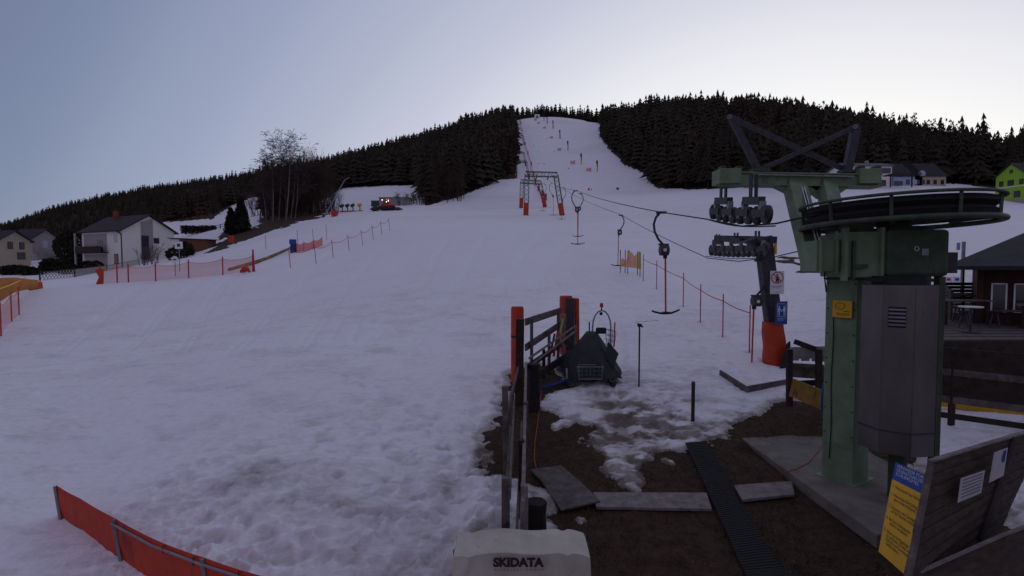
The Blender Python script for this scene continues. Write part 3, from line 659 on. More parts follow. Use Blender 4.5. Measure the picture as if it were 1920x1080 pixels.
part('beam_flange', MB().bar(bL+Vector((0,0,.115)), bR+Vector((0,0,.115)), .34, .025).bar(bL+Vector((0,0,-.115)), bR+Vector((0,0,-.115)), .34, .025), green, ts)
part('rail', MB().bar(W(1410,327,BY-.2), W(1600,331,BY-.2), .05, .03), steel, ts)
for px_ in (1362,1620):
    part('beam_head', MB().box(W(px_,333,BY-.02), (.42,.4,.29)), green, ts, bev=.01)
    part('bolt_block', MB().box(W(px_-8,318,BY), (.1,.16,.12)).box(W(px_+22,318,BY), (.1,.16,.12)), green_d, ts)
# lifting frame above the beam
def brace(a, b, wd, name='lifting_brace'): part(name, MB().bar(W(a[0],a[1],BY), W(b[0],b[1],BY), wd, wd*.8, (0,1,0)), steel_d, ts, bev=.006)
brace((1372,222),(1423,322),.12); brace((1605,238),(1588,322),.15)
part('lifting_brace', MB().bar(W(1366,218,BY+.09), W(1590,321,BY+.09), .09, .07, (0,1,0)), steel_d, ts, bev=.006)
part('lifting_brace', MB().bar(W(1610,236,BY-.02), W(1422,320,BY-.02), .09, .07, (0,1,0)), steel_d, ts, bev=.006)
part('lifting_eye', MB().cyl(W(1368,219,BY-.12), W(1368,219,BY+.12), .05, 10), steel, ts); part('lifting_eye', MB().cyl(W(1604,237,BY-.1), W(1604,237,BY+.1), .05, 10), steel, ts)
part('base_cleat', MB().bar(W(1408,320,BY), W(1440,320,BY), .2, .06).bar(W(1575,322,BY), W(1605,322,BY), .2, .06), green_d, ts)
# yellow sign on the column
sg = thing('yellow_column_sign', 'small square yellow sign fixed to the left face of the green column', 'sign', (5.45,8.4,3.2))
n_l = Vector((-cb_.x,-cb_.y,0)).normalized(); rr = (-ca_).normalized()       # column's left face
nl = Vector((ca_.y,-ca_.x,0)).normalized()
if nl.x > 0: nl = -nl
o = c0+ca_*.72+nl*.02; 
q = [o+Vector((0,0,3.36)), o+rr*.30+Vector((0,0,3.36)), o+rr*.30+Vector((0,0,3.64)), o+Vector((0,0,3.64))]
part('panel', MB().slab(q, nl*.03), yellow, sg, bev=.004)
part('lettering', text_mb('VILLACH', .06, o+rr*.06+nl*.03+Vector((0,0,3.40)), rr, (0,0,1), .004, width=.19), textd, sg)
part('emblem', MB().tube([o+rr*a+nl*.034+Vector((0,0,z)) for a, z in ((.05,3.5),(.05,3.58),(.1,3.61),(.17,3.6),(.19,3.55),(.15,3.5),(.08,3.5),(.1,3.55))], .004, 4), textd, sg)
part('lettering', text_mb('stiller', .035, o+rr*.17+nl*.03+Vector((0,0,3.46)), rr, (0,0,1), .004, width=.1), textd, sg)
# upper sheave bank (left rope) hung from the left beam end
def sheave(mbw, mbh, c, r, ax=(1,0,0)):
    ax = Vector(ax); mbw.cyl(c-ax*.035, c+ax*.035, r, 20); mbw.cyl(c-ax*.045, c+ax*.045, r*.8, 20); mbh.cyl(c-ax*.06, c+ax*.06, r*.35, 12)
def sheave_bank(label, pnear, pfar, n, r, hang):
    t = thing('sheave_bank', label, 'sheaves', (pnear+pfar)/2)
    up = Vector((0,0,1)); d = (pfar-pnear).normalized()
    for k in range(n):
        c = pnear.lerp(pfar, k/(n-1))+up*(r+.01-.05*math.sin(PI*k/(n-1)))
        a, b = MB(), MB(); sheave(a, b, c, r); s = part('sheave', a, black if k % 2 else steel_d, t, bev=.004); part('sheave_hub', b, steel, s)
    for k in range(0, n, 2):
        a = pnear.lerp(pfar, k/(n-1)); b = pnear.lerp(pfar, (k+1)/(n-1))
        for sx in (-.065, .065): part('rocker_arm', MB().bar(a-d*r*.5+up*(r*1.15)+Vector((sx,0,0)), b+d*r*.5+up*(r*1.15)+Vector((sx,0,0)), .012, r*.8), steel_d, t)
        part('pivot', MB().box((a+b)/2+up*r*1.9, (.1,.1,r*1.1)), steel, t)
    for k in range(0, n-2, 4):
        a = pnear.lerp(pfar, (k+.5)/(n-1)); b = pnear.lerp(pfar, (k+2.5)/(n-1)); part('beam', MB().bar(a+up*r*2.5, b+up*r*2.5, .12, r*.9), steel_d, t, bev=.005)
        part('hanger_strap', MB().box((a+b)/2+up*(r*2.9+hang/2)+Vector((-.05,0,0)), (.03,.09,hang)).box((a+b)/2+up*(r*2.9+hang/2)+Vector((.05,0,0)), (.03,.09,hang)), steel_d, t)
    part('rope_guide', MB().tube([pnear.lerp(pfar, k/8)+up*(-.03-.05*math.sin(PI*k/8)) for k in range(-1, 10)], .014, 6), black, t)
    return t
sheave_bank('bank of rope wheels hanging under the left end of the green cross beam', W(1437,421,8.95), W(1338,412,11.4), 8, .165, .42)
sheave_bank('longer bank of rope wheels on the grey pylon, below the other bank', W(1436,481,15.2), W(1334,480,18.9), 12, .2, .2)
# ropes
def rope(pts, r, label):
    P = []
    for a, b in zip(pts, pts[1:]):
        a, b = Vector(a), Vector(b); n = 8 if (b-a).length > 15 else 2
        for k in range(n):
            f = k/n; P.append(a.lerp(b, f)-Vector((0,0,(b-a).length*.005*4*f*(1-f) if n > 2 else 0)))
    P.append(Vector(pts[-1])); return single('haul_rope', MB().tube(P, r, 5), black, label, 'cable')
wl = wc+RT@Vector((-1.2,0,0)); wr = wc+RT@Vector((1.2,0,0))
TOP = AT(978,330); TP = [AT(1012,105), AT(1006,160), AT(1003,215), AT(990,300), AT(984,400), AT(978,520)]
LR = [tuple(wl), tuple(W(1455,419,8.8)), tuple(W(1390,424,10.1)), tuple(W(1325,411,11.6)), tuple(W(1240,398,15.2)), tuple(W(1083,358,37)), tuple(W(1029,338,100))]
RR = [tuple(wr), tuple(W(1450,482,14.9)), tuple(W(1385,490,16.8)), tuple(W(1327,484,19.4)), tuple(W(1165,403,35)), tuple(W(1060,356,70)), tuple(W(1006,338,100))]
farL = [AT(1003,160,7.5), AT(999,230,7.5), AT(990,320,7.5), AT(981,430,7.5), AT(973,580,7)]
for R_, dx in ((LR, 1.4), (RR, -1.2)):
    for p in farL: R_.append((p.x+dx, p.y, p.z))
rope(LR, .016, 'dark haul rope running from the upper wheel bank up the hill, carrying the largest T-bar')
rope(RR, .016, 'lower haul rope running from the pylon wheel bank up the hill')
# ------------------------------------------------------------------ T-bar hangers
def tbar(label, p, h_arm, h_pole, wT, sx=1, hoop=False, pm=redp, dpt=0):
    p = Vector(p); t = thing('tow_hanger', label, 'tow bar', p, 'T-bar hangers on the drag lift ropes')
    part('rope_grip', MB().box(p+Vector((0,0,.01)), (.3,.07,.07)).box(p+Vector((-sx*.1,0,-.05)), (.08,.05,.1)), steel_d, t, bev=.01)
    arc = [p+Vector((-sx*x*h_arm, 0, -z*h_arm)) for x, z in ((.06,.02),(.17,.15),(.23,.35),(.20,.58),(.08,.82),(-.08,1.0))]
    part('curved_arm', MB().tube(arc, .036, 8), steel_d, t, smooth=True)
    e = arc[-1]; part('spring_reel', MB().cyl(e+Vector((-.11,0,-.15)), e+Vector((.15,0,-.15)), .165, 18), steel_d, t, bev=.03); part('reel_bracket', MB().box(e+Vector((0,0,.02)), (.3,.08,.05)), steel_d, t, bev=.01); part('reel_neck', MB().box(e+Vector((sx*.05,0,-.33)), (.09,.1,.14)), black, t)
    part('reel_label', MB().box(e+Vector((.0,-.168,-.15)), (.09,.006,.09)), white, t)
    b = e+Vector((sx*.06,0,-.36)); f = b+Vector((sx*.03,0,-h_pole))
    part('pole', MB().tube([b, f], .026, 8), pm, t)
    h = wT/2
    part('crossbar', MB().tube([f+Vector((x*h,0,z)) for x, z in ((-1,.03),(-.85,.0),(-.4,-.045),(0,-.035),(.4,-.04),(.85,.03),(1,.07))], [.026,.028,.03,.05,.03,.028,.026], 8), black, t, smooth=True)
    return t
tbar('nearest T-bar hanging in mid-air in front of the piste, large and sharp', W(1240,399,15.2), .95, 1.62, .82)
tbar('T-bar hanging beside the orange padded pylon base, its crossbar almost on the snow', W(1424,489,15.6), 1.08, 1.78, .76, -1)
tbar('T-bar hanging from the lower rope above the yellow netting', W(1164,404,35), 1.0, 2.0, .9, -1)
tbar('T-bar hanging on the upper rope just right of the near lattice portal', W(1079,358,37), 1.2, 2.2, 1.0)
tbar('T-bar hanging just behind another one, its curved arm bent the other way', W(1088,363,46), 1.2, 2.2, 1.0, -1)
tbar('T-bar between the legs of the near lattice portal', W(1035,343,84), 2.0, 2.8, 1.3)
tbar('T-bar hanging above the orange pad of the second portal behind', W(1020,345,112), 2.2, 3.2, 1.5, -1)
tbar('T-bar beside the right leg of the near lattice portal', W(1056,352,76), 1.8, 2.4, 1.2, -1)
# ------------------------------------------------------------------ lattice portals
def lattice(mb, a, b, wd, n, r):
    a, b = Vector(a), Vector(b); t = (b-a).normalized(); s = t.cross(Vector((0,1,0))).normalized(); q = Vector((0,1,0))
    cs = [(s*i+q*j)*wd/2 for i, j in ((-1,-1),(1,-1),(1,1),(-1,1))]
    for c in cs: mb.tube([a+c, b+c], r, 4)
    for k in range(n):
        p0 = a.lerp(b, k/n); p1 = a.lerp(b, (k+1)/n)
        for i in range(4):
            c, d = cs[i], cs[(i+1) % 4]; mb.tube([p0+(c if k % 2 else d), p1+(d if k % 2 else c)], r*.7, 3)
def portal(label, L0, R0, zt, wd, r, padh, inset=.8, matf=green_d):
    L0, R0 = Vector(L0), Vector(R0); t = thing('lattice_portal', label, 'lift pylon', (L0+R0)/2, 'lattice portals of the drag lift')
    zt = Vector((0,0,zt)); LT_ = Vector((L0.x+inset*.3, L0.y, 0))+zt; RT_ = Vector((R0.x-inset*1.6, R0.y, 0))+zt
    for nm, a, b in (('leg', L0, LT_), ('leg', R0, RT_), ('crossbeam', LT_-Vector((wd*.4,0,0)), RT_+Vector((wd*.4,0,0)))):
        mb = MB(); lattice(mb, a, b, wd, 9, r); part(nm, mb, matf, t)
    for a, b in ((L0, LT_), (R0, RT_)):
        f = padh/(b.z-a.z); part('pad', MB().bar(a, a.lerp(b, f), wd*1.15, wd*1.15, (0,1,0)), orange, t, bev=.08)
    for f in (.32,.72):
        c = LT_.lerp(RT_, f); part('sheave_set', MB().box(c+Vector((0,0,-wd*.9)), (.16,2.6*wd,.25)).box(c+Vector((0,0,-wd*.5)), (.1,.2,wd)), steel_d, t)
    return t
portal('nearest lattice portal spanning the tow track, orange pads on its feet', AT(986,100), AT(1054,101), W(1010,326,100).z, .85, .06, 2.4)
portal('second lattice portal close behind the first, further left', AT(977,125), AT(1022,127), W(1000,340,125).z, .8, .06, 2.4)
for k, (pl, pr, yy_) in enumerate([(968,992,235),(967,986,290),(966,983,400),(968,977,540)]):
    a = AT(pl, yy_); b = AT(pr, yy_)
    portal(['small portal low on the steep tow track','small portal midway up the tow track','faint portal high on the tow track','topmost portal near the crest of the tow track'][k], a, b, max(a.z,b.z)+7.5, .7, .07, 2.2)
# red net and rope beside the tow track
pts_ = [AT(px, y) for px, y in ((1023,150),(1017,170),(1010,190),(1004,215),(1000,250),(996,290),(990,340),(985,400),(979,480),(973,590))]
t = thing('safety_net_line', 'long red safety net climbing beside the tow track up the steep slope', 'net', pts_[0])
for a, b in zip(pts_, pts_[1:]):
    n = max(2, int((b-a).length/9))
    for k in range(n):
        p = a.lerp(b, k/n); q = a.lerp(b, (k+1)/n); p.z = g1(p.x,p.y); q.z = g1(q.x,q.y)
        part('net', MB().slab([p+Vector((0,0,.1)), q+Vector((0,0,.1)), q+Vector((0,0,1.3)), p+Vector((0,0,1.3))], (.02,.02,0)), netr, t)
        if k == 0: part('pad', MB().box(p+Vector((0,0,1.3)), (.7,.6,2.0)), redp, t, bev=.1)
# ------------------------------------------------------------------ grey pylon with signs
pc = AT(1456,15.7); py_ = thing('grey_lift_pylon', 'grey steel lift pylon wrapped in an orange pad at its foot', 'lift pylon', pc)
top = W(1430,446,15.9); 
part('mast', MB().bar(pc+Vector((.05,0,-.1)), W(1432,455,15.7), .42, .34, (0,1,0)), steel_d, py_, bev=.01)
part('arm', MB().bar(W(1345,447,18.3), W(1450,450,15.6), .28, .22), steel_d, py_, bev=.01)
part('arm_plate', MB().slab([W(1395,452,15.6),W(1448,441,15.6),W(1451,478,15.6),W(1432,470,15.6)], (0,.25,0)), steel_d, py_)
part('ladder', MB(), steel_d, py_) if False else None
lad = MB(); la, lb_ = W(1447,603,15.3), W(1427,492,15.3)
for dx in (-.09,.09): lad.tube([la+Vector((dx,0,0)), lb_+Vector((dx,0,0))], .012, 5)
for k in range(9): p = la.lerp(lb_, (k+.5)/9); lad.tube([p-Vector((.09,0,0)), p+Vector((.09,0,0))], .01, 4)
part('ladder', lad, steel_d, py_)
pad = MB(); rg = random.Random(3); prof = []
base = AT(1457,15.5); V = []; n = 14; hN = 10
for j in range(hN):
    z = base.z-.05+1.32*j/(hN-1)
    for k in range(n):
        q = 2*PI*k/n; sq = 1/max(abs(math.cos(q)), abs(math.sin(q)))**.75; r = .33*sq*(1-.02*j)+.02*math.sin(3*q+j*.9)+rg.uniform(-.012,.012)
        V.append((base.x+r*math.cos(q)-.012*j, base.y+.1+r*math.sin(q)*.9, z))
pad.add(V, [(j*n+k, j*n+(k+1)%n, (j+1)*n+(k+1)%n, (j+1)*n+k) for j in range(hN-1) for k in range(n)]+[tuple((hN-1)*n+k for k in range(n))])
part('orange_pad', pad, orange, py_, smooth=True)
part('black_sheet', MB().slab([AT(1462,15.0,.02),AT(1484,15.1,.02),W(1482,640,15.1),W(1476,645,15.1)], (.05,.12,0)), black, py_)
part('yellow_bracket', MB().box(W(1454,467,15.4), (.06,.06,.32)), yellow, py_)
def sign_frame(c, wd, ht, yaw=0):
    r = Vector((math.cos(yaw), math.sin(yaw), 0)); return c, r, Vector((0,0,1)), Vector((r.y,-r.x,0))
def board(mb, c, r, u, n, x0, x1, z0, z1, th=.01, off=0):
    mb.slab([c+r*x0+u*z0+n*off, c+r*x1+u*z0+n*off, c+r*x1+u*z1+n*off, c+r*x0+u*z1+n*off], n*th); return mb
s1 = thing('prohibition_sign', 'white sign with a red circle and struck-out figure, on the grey pylon', 'sign', W(1457,530,15.3))
c, r, u, n = sign_frame(W(1457,530,15.28), 0, 0, -.1)
part('panel', board(MB(), c, r, u, n, -.20,.20,-.34,.35), white, s1, bev=.003)
ringm = MB(); q_ = [c+n*.014+r*.165*math.cos(2*PI*k/28)+u*(.15+.165*math.sin(2*PI*k/28)) for k in range(28)]; ringm.tube(q_, .013, 4, closed=True)
ringm.bar(c+n*.018-r*.115+u*(.265), c+n*.018+r*.115+u*(.035), .022, .006, tuple(n))
part('red_symbol', ringm, redsign, s1)
fig = MB(); board(fig,c,r,u,n,-.03,.03,.05,.2,.003,.0105); board(fig,c,r,u,n,-.045,-.01,.0,.1,.003,.0105); board(fig,c,r,u,n,.012,.045,.0,.1,.003,.0105); fig.cyl(c+n*.0105+u*.235, c+n*.0135+u*.235, .026, 12); board(fig,c,r,u,n,-.08,.07,.13,.15,.003,.011)
part('figure', fig, textd, s1)
part('lettering', text_mb('AUSSTEIGEN VERBOTEN\nDO NOT GET OFF', .045, c+u*(-.12)-r*.17, r, u, .0125, width=.34), textd, s1)
part('lettering', text_mb('STOP', .04, c+u*(-.30)-r*.05, r, u, .0125, width=.1), textd, s1)
s2 = thing('blue_instruction_sign', 'blue sign with two white figures sharing a T-bar, on the grey pylon', 'sign', W(1466,586,15.3))
c, r, u, n = sign_frame(W(1465,587,15.2), 0, 0, .2)
part('panel', board(MB(), c, r, u, n, -.2,.2,-.34,.35), blue, s2, bev=.003)
pg = MB(); 
for x0,x1,z0,z1 in ((-.15,-.14,-.1,.28),(.14,.15,-.1,.28),(-.15,.15,.27,.28),(-.15,.15,-.1,-.09)): board(pg,c,r,u,n,x0,x1,z0,z1,.003,.0105)
for sx in (-1,1):
    pg.cyl(c+n*.0105+u*.19+r*sx*.085, c+n*.0135+u*.19+r*sx*.085, .024, 10)
    board(pg,c,r,u,n,min(sx*.06,sx*.12),max(sx*.06,sx*.12),.04,.16,.003,.0105); board(pg,c,r,u,n,min(sx*.07,sx*.1),max(sx*.07,sx*.1),-.07,.05,.003,.0108)
    pg.bar(c+n*.013+u*.14+r*sx*.07, c+n*.013+u*.05+r*sx*.0, .02, .004, tuple(n))
part('pictogram', pg, textw, s2)
part('lettering', text_mb('BÜGEL HALTEN\nPAARWEISE', .05, c+u*(-.17)-r*.14, r, u, .0125, width=.28), textw, s2)
# ------------------------------------------------------------------ concrete, boards, mats
ZP = .62
def on_z(px, py, z):
    b = (py-540)/960; dz = -SP-b*CP; t = (z-CAMZ)/dz; return Vector(((px-960)/960*t, t*(CP-b*SP), z))
padp = [on_z(1381,815,ZP), on_z(1645,1003,ZP), on_z(1690,985,ZP)+Vector((.25,-.05,0)), Vector((7.0,8.0,ZP)), Vector((6.9,9.6,ZP)), on_z(1556,800,ZP)+Vector((.2,.4,0)), on_z(1500,797,ZP)]
single('concrete_pad', MB().slab([p-Vector((0,0,.2)) for p in padp], (0,0,.2)), conc, 'pale concrete foundation slab under the green drive tower', 'concrete slab', bev=.015)
def gz(px, py, dz): p = GP(px, py); return Vector((p.x, p.y, p.z+dz))
single('board', MB().slab([gz(1112,925,-.02),gz(1118,953,-.02),gz(1335,957,-.02),gz(1325,926,-.02)], (0,0,.045)), woodl, 'long pale board lying flat across the thawed ground, left of the black mat', 'board', bev=.006)
single('board', MB().slab([gz(1376,913,-.01),gz(1392,941,-.01),gz(1490,930,-.01),gz(1484,905,-.01)], (0,0,.045)), woodl, 'short pale board lying between the black mat and the concrete slab', 'board', bev=.006)
single('plywood_sheet', MB().slab([gz(995,884,.01),gz(1015,905,.01),gz(1052,960,.01),gz(1126,945,.02),gz(1085,905,.02),gz(1052,877,.02)], (0,0,.03)), wood, 'worn splintered plywood sheet lying on the ground beside the wooden fence', 'board', bev=.004)
def strip_mat(pl, nm, label, mat, ribs=True):
    t = thing(nm, label, 'mat', gz(*pl[0][0], .02))
    for (a, b), (c, d) in zip(pl, pl[1:]):
        A, B, C, D = gz(*a,.015), gz(*b,.015), gz(*c,.015), gz(*d,.015)
        part('mat_sheet', MB().slab([A,C,D,B], (0,0,.022)), mat, t)
        if ribs:
            rm = MB(); k_ = 22
            for k in range(k_): f = (k+.5)/k_; rm.bar(A.lerp(C,f)+Vector((0,0,.026)), B.lerp(D,f)+Vector((0,0,.026)), .018, .014)
            part('tread_ribs', rm, mat, t, kind='stuff')
strip_mat([((1285,833),(1325,830)),((1318,905),(1362,900)),((1352,980),(1400,972)),((1395,1076),(1465,1070)),((1420,1140),(1510,1130))], 'rubber_mat', 'long black ribbed rubber mat running towards the viewer over the boards', rubber)
# ------------------------------------------------------------------ near wooden fence
fe = thing('wooden_fence', 'weathered grey plank fence running up the thawed edge of the piste', 'fence', (0.2,8,.5))
def fpost(x, y, h, w_=.12, m=wood, dx=0, dz=-.1): z = g1(x,y); return part('post', MB().bar((x,y,z+dz), (x+dx,y,z+h), w_, w_, (0,1,0)), m, fe, bev=.006)
def X_(px, y): return XofPx(px, y)
fpost(X_(948,6.05), 6.05, 1.32, .1); fpost(.15, 6.1, 1.2, .09, woodl); fpost(X_(950,8.3), 8.3, 1.75, .1, wood, -.03); fpost(.14, 7.6, 1.15, .09, woodd)
fpost(X_(973,12.4), 12.4, 2.05, .2, woodd, .03); fpost(X_(986,9.2), 9.2, 1.2, .09); fpost(X_(962,9.4), 9.4, 1.3, .08, wood, -.02)
zf = lambda x, y, h: Vector((x, y, g1(x, y)+h))
def rail(a, b, w_=.035, h_=.14, m=wood): part('rail', MB().bar(a, b, w_, h_), m, fe, bev=.004)
rail(zf(.13,5.95,1.02), zf(.33,12.0,1.05), .05, .13, woodl); rail(zf(.10,5.95,.62), zf(.28,10.5,.65), .035, .13, woodl)
rail(zf(-.03,5.95,1.16), zf(.04,9.4,1.12), .035, .13); rail(zf(-.09,5.95,.75), zf(-.03,9.2,.7)); rail(zf(-.1,8.3,1.24), zf(.12,10.3,1.5), .03,.1)
rail(zf(.04,5.95,.3), zf(.2,10.4,.32))
# far section turning right
yA, yB = 11.6, 14.2
def fp(px, y, h): return zf(X_(px, y), y, h)
rail(W(985,604,13.6), W(1052,582,16.2), .04, .19)
rail(W(985,652,13.5), W(1066,598,16.4), .04, .19)
rail(W(986,690,13.3), W(1060,640,16.2), .04, .16, woodd)
rail(W(992,672,13.2), W(1077,612,16.2), .035, .055, woodl); rail(W(994,686,13.2), W(1077,622,16.2), .035, .055, woodl)
rail(W(1003,708,13.2), W(1082,655,16.2), .05, .22, woodd)
for px_, y_, t_, m_ in ((997,13.7,597,wood),(1030,14.7,618,wood),(1047,15.6,580,wood),(1079,16.3,610,woodl),(1056,15.5,588,woodl),(1020,14.3,655,woodd)):
    x_ = X_(px_, y_); fpost(x_, y_, W(px_,t_,y_).z-g1(x_,y_), .085, m_)
# padded poles, log stumps
def pad_post(label, px, y, w_, h_, mats, cat='padded post'):
    p = AT(px, y); t = thing('padded_post', label, cat, p)
    part('pad', MB().cyl(p+Vector((0,0,-.05)), p+Vector((0,0,h_)), w_/2, 14), mats, t, bev=.02, smooth=False); 
    part('top_cap', MB().cyl(p+Vector((0,0,h_+.002)), p+Vector((0,0,h_+.03)), w_/2*.92, 14), redp, t); 
    part('strap', MB().cyl(p+Vector((0,0,h_*.6)), p+Vector((0,0,h_*.63)), w_/2+.006, 14), textr, t); return t, p
pad_post('round orange padded post rising behind the left end of the wooden fence', 970, 13.9, .35, 2.02, orange)
t, p = pad_post('orange and grey padded post at the far end of the wooden fence', 1061, 16.5, .42, 1.85, orange)
part('grey_front', MB().box(p+Vector((.1,-.2,.98)), (.28,.16,1.68)), steel_d, t, bev=.02)
part('side_pad', MB().bar(p+Vector((.36,.05,.2)), p+Vector((.34,.05,1.8)), .14, .34, (0,1,0)), red, t, bev=.03)
part('yellow_tab', MB().slab([W(1050,600,15.9),W(1056,588,15.9),W(1062,590,15.9),W(1056,602,15.9)], (0,.02,0)), yelgreen, t)
sk = thing('rolled_banner', 'blue and red rolled banner leaning on the far part of the fence', 'banner', W(1034,665,14.8))
part('blue_roll', MB().cyl(W(1030,672,14.8), W(1040,626,15.1), .035, 8), bluef, sk); part('red_roll', MB().cyl(W(1038,668,14.9), W(1046,622,15.2), .04, 8), red, sk)
part('yellow_roll', MB().cyl(W(1050,625,15.2), W(1056,598,15.4), .035, 8), yelgreen, sk)
def stump(label, px, py, y, w_, h_):
    p = AT(px, y); mb = MB(); rg = random.Random(px); n = 14
    V = [(p.x+(w_/2+rg.uniform(-.012,.012))*math.cos(2*PI*k/n), p.y+(w_/2+rg.uniform(-.012,.012))*math.sin(2*PI*k/n), p.z-.1+(h_+.1)*j/3+(rg.uniform(-.01,.01) if j == 3 else 0)) for j in range(4) for k in range(n)]
    mb.add(V, [(j*n+k, j*n+(k+1)%n, (j+1)*n+(k+1)%n, (j+1)*n+k) for j in range(3) for k in range(n)]+[tuple(3*n+k for k in range(n))]); single('log_post', mb, log, label, 'log', bev=.008)
stump('thick dark log post standing at the kink of the wooden fence', 1001, 0, 12.0, .3, 1.08)
stump('short dark log stump beside the fence, just behind the beige cover', 1005, 0, 7.0, .29, .52)
# blue pipe, orange cable
single('blue_pipe', MB().tube([gz(1018,731,.05), gz(1040,725,.06), gz(1065,716,.06), gz(1095,708,.05)], .045, 10), bluef, 'blue plastic pipe lying on the ground left of the covered snowmobile', 'pipe', smooth=True)
single('thin_cable', MB().tube([gz(1015,735,.02), gz(1010,780,.0), gz(1003,830,.0), gz(1002,862,.0), gz(1006,880,.0)], .008, 5), orange, 'thin orange cable lying on the ground beside the fence', 'cable')
single('thin_cable', MB().tube([on_z(1547,822,.64), on_z(1535,845,.63), on_z(1515,868,.63), on_z(1490,880,.63), on_z(1470,885,.62), gz(1462,893,.0)], .007, 5), orange, 'thin orange cord lying over the edge of the concrete slab', 'cable')
# slalom pole with wire, pipe post
def stick(name, label, px, y, h, r, m, cat='pole', dx=0, group=None):
    p = AT(px, y); return single(name, MB().tube([p-Vector((0,0,.1)), p+Vector((dx,0,h))], r, 8), m, label, cat, group)
p = AT(1198,13.4); t = thing('timing_pole', 'thin dark pole with a small clamp and horizontal wire on top, right of the snowmobile', 'pole', p)
part('rod', MB().tube([p-Vector((0,0,.1)), p+Vector((0,0,1.68))], .022, 8), textr, t)
part('clamp', MB().box(p+Vector((0,0,1.66)), (.1,.07,.08)).cyl(p+Vector((-.06,-.02,1.7)), p+Vector((.08,-.02,1.62)), .025, 8), black, t)
part('wire', MB().tube([p+Vector((-.12,0,1.74)), p+Vector((.5,0,1.79))], .005, 4), steel, t)
p = AT(1299,11.4); t = thing('pipe_post', 'short rusty pipe post with a round cap standing alone in the icy snow', 'post', p)
part('pipe', MB().cyl(p-Vector((0,0,.1)), p+Vector((0,0,.80)), .04, 12), textr, t); part('cap', MB().cyl(p+Vector((0,0,.78)), p+Vector((0,0,.86)), .05, 12, .035), steel_d, t)
# low timber edge
te = thing('timber_edging', 'bent low timber edging in the snow left of the plank stack', 'timber', GP(1400,715))
part('plank', MB().bar(gz(1350,704,.05), gz(1398,735,.05), .05, .22), wood, te, bev=.006); part('plank', MB().bar(gz(1398,736,.05), gz(1476,722,.05), .05, .22), wood, te, bev=.006)
# plank barrier behind the tower
pb = thing('plank_barrier', 'low barrier of weathered planks with a yellow board, left of the green column', 'fence', GP(1520,740))
yb = 12.2
for a, b, w_, h_, m_ in (((1489,640),(1530,655),.04,.12,woodd),((1482,662),(1566,660),.06,.28,woodp),((1480,695),(1560,700),.05,.30,wood),((1478,684),(1545,688),.04,.10,wood),((1484,720),(1562,716),.05,.14,woodd)):
    part('plank', MB().bar(W(a[0],a[1],yb), W(b[0],b[1],yb-.3), w_, h_), m_, pb, bev=.005)
for k in range(4): part('slat', MB().box(W(1490+k*20,672+k*.8,yb-.15), (.19,.03,.10)), woodp, pb, bev=.004)
part('yellow_board', MB().bar(W(1484,726,11.6), W(1546,752,11.0), .05, .42), ochre, pb, bev=.005)
for px_ in (1480,1535): part('post', MB().bar(W(px_,655,yb-.4), W(px_,762,yb-.4), .12, .1, (0,1,0)), woodd, pb, bev=.005)
single('blue_bag', MB().tube([W(1554,700,9.6), W(1549,730,9.5), W(1546,765,9.5), W(1552,800,9.5)], [.05,.08,.07,.03], 8), bluef, 'blue cloth hanging down the left side of the green column', 'cloth', smooth=True)
# ------------------------------------------------------------------ snowmobile
sp = AT(1103,14.2); sm = thing('snowmobile', 'snowmobile under a dark green tarpaulin with a tube arch, orange beacon and front basket', 'snowmobile', sp)
zg = sp.z
def sv(px, py, y): return W(px, py, y)
bx_, by_ = sp.x, sp.y
NJ, NK = 16, 72; V = []
rg = random.Random(5)
for j in range(NJ):
    f = j/(NJ-1); z = zg+.12+f*1.12
    hw = np.interp(f, [0,.2,.5,.75,1], [.86,.70,.50,.33,.14]); hl = np.interp(f, [0,.3,.7,1], [.95,.85,.55,.2])
    for k in range(NK):
        q = 2*PI*k/NK; fold = 1+.09*math.sin(5*q+f*2)*(1-f)+.06*math.sin(9*q+1+f*4)*(1-f*.4)+.025*math.sin(17*q+f*7)
        zz_ = z-(.1*(1-f)*(.5+.5*math.sin(3*q+2)) if j == 0 else 0)
        sg_ = lambda c: math.copysign(abs(c)**.8, c)
        V.append((bx_+.08+hw*fold*sg_(math.cos(q))+f*.06, by_+.25+hl*fold*sg_(math.sin(q))+.12*f, zz_))
tm = MB(); tm.add(V, [(j*NK+k, j*NK+(k+1)%NK, (j+1)*NK+(k+1)%NK, (j+1)*NK+k) for j in range(NJ-1) for k in range(NK)]+[tuple((NJ-1)*NK+k for k in range(NK))])
part('tarpaulin', tm, tarp, sm, smooth=True)
part('tarp_flap', MB().slab([W(1140,640,13.9),W(1160,663,13.8),W(1150,690,13.7),W(1136,670,13.8)], (0,.04,0)), tarp, sm)
ax_ = by_+.5; aL, aR = W(1111,632,ax_), W(1145,640,ax_); at = W(1128,582,ax_).z
arch = [Vector((aL.x,ax_,zg+.3)), Vector((aL.x,ax_,aL.z))]+[Vector((aL.x+(aR.x-aL.x)*(.5-.5*math.cos(q)), ax_, aL.z+.3+(at-aL.z-.3)*math.sin(q))) for q in [PI*k/8 for k in range(9)]]+[Vector((aR.x,ax_,aR.z)), Vector((aR.x,ax_,zg+.3))]
part('tube_arch', MB().tube(arch, .022, 8), steel, sm, smooth=True)
bc = W(1128,572,ax_); be = part('beacon', MB().cyl(bc+Vector((0,0,-.06)), bc+Vector((0,0,.06)), .055, 12, .045), orange, sm, bev=.01); part('beacon_stem', MB().cyl(bc+Vector((0,0,-.15)), bc+Vector((0,0,-.06)), .02, 8), black, be)
part('headlamp', MB().cyl(W(1127,588,ax_-.06), W(1127,588,ax_+.06), .05, 12), black, sm)
part('windscreen', MB().box(W(1127,620,ax_-.25), (.30,.10,.18)), black, sm, bev=.04)
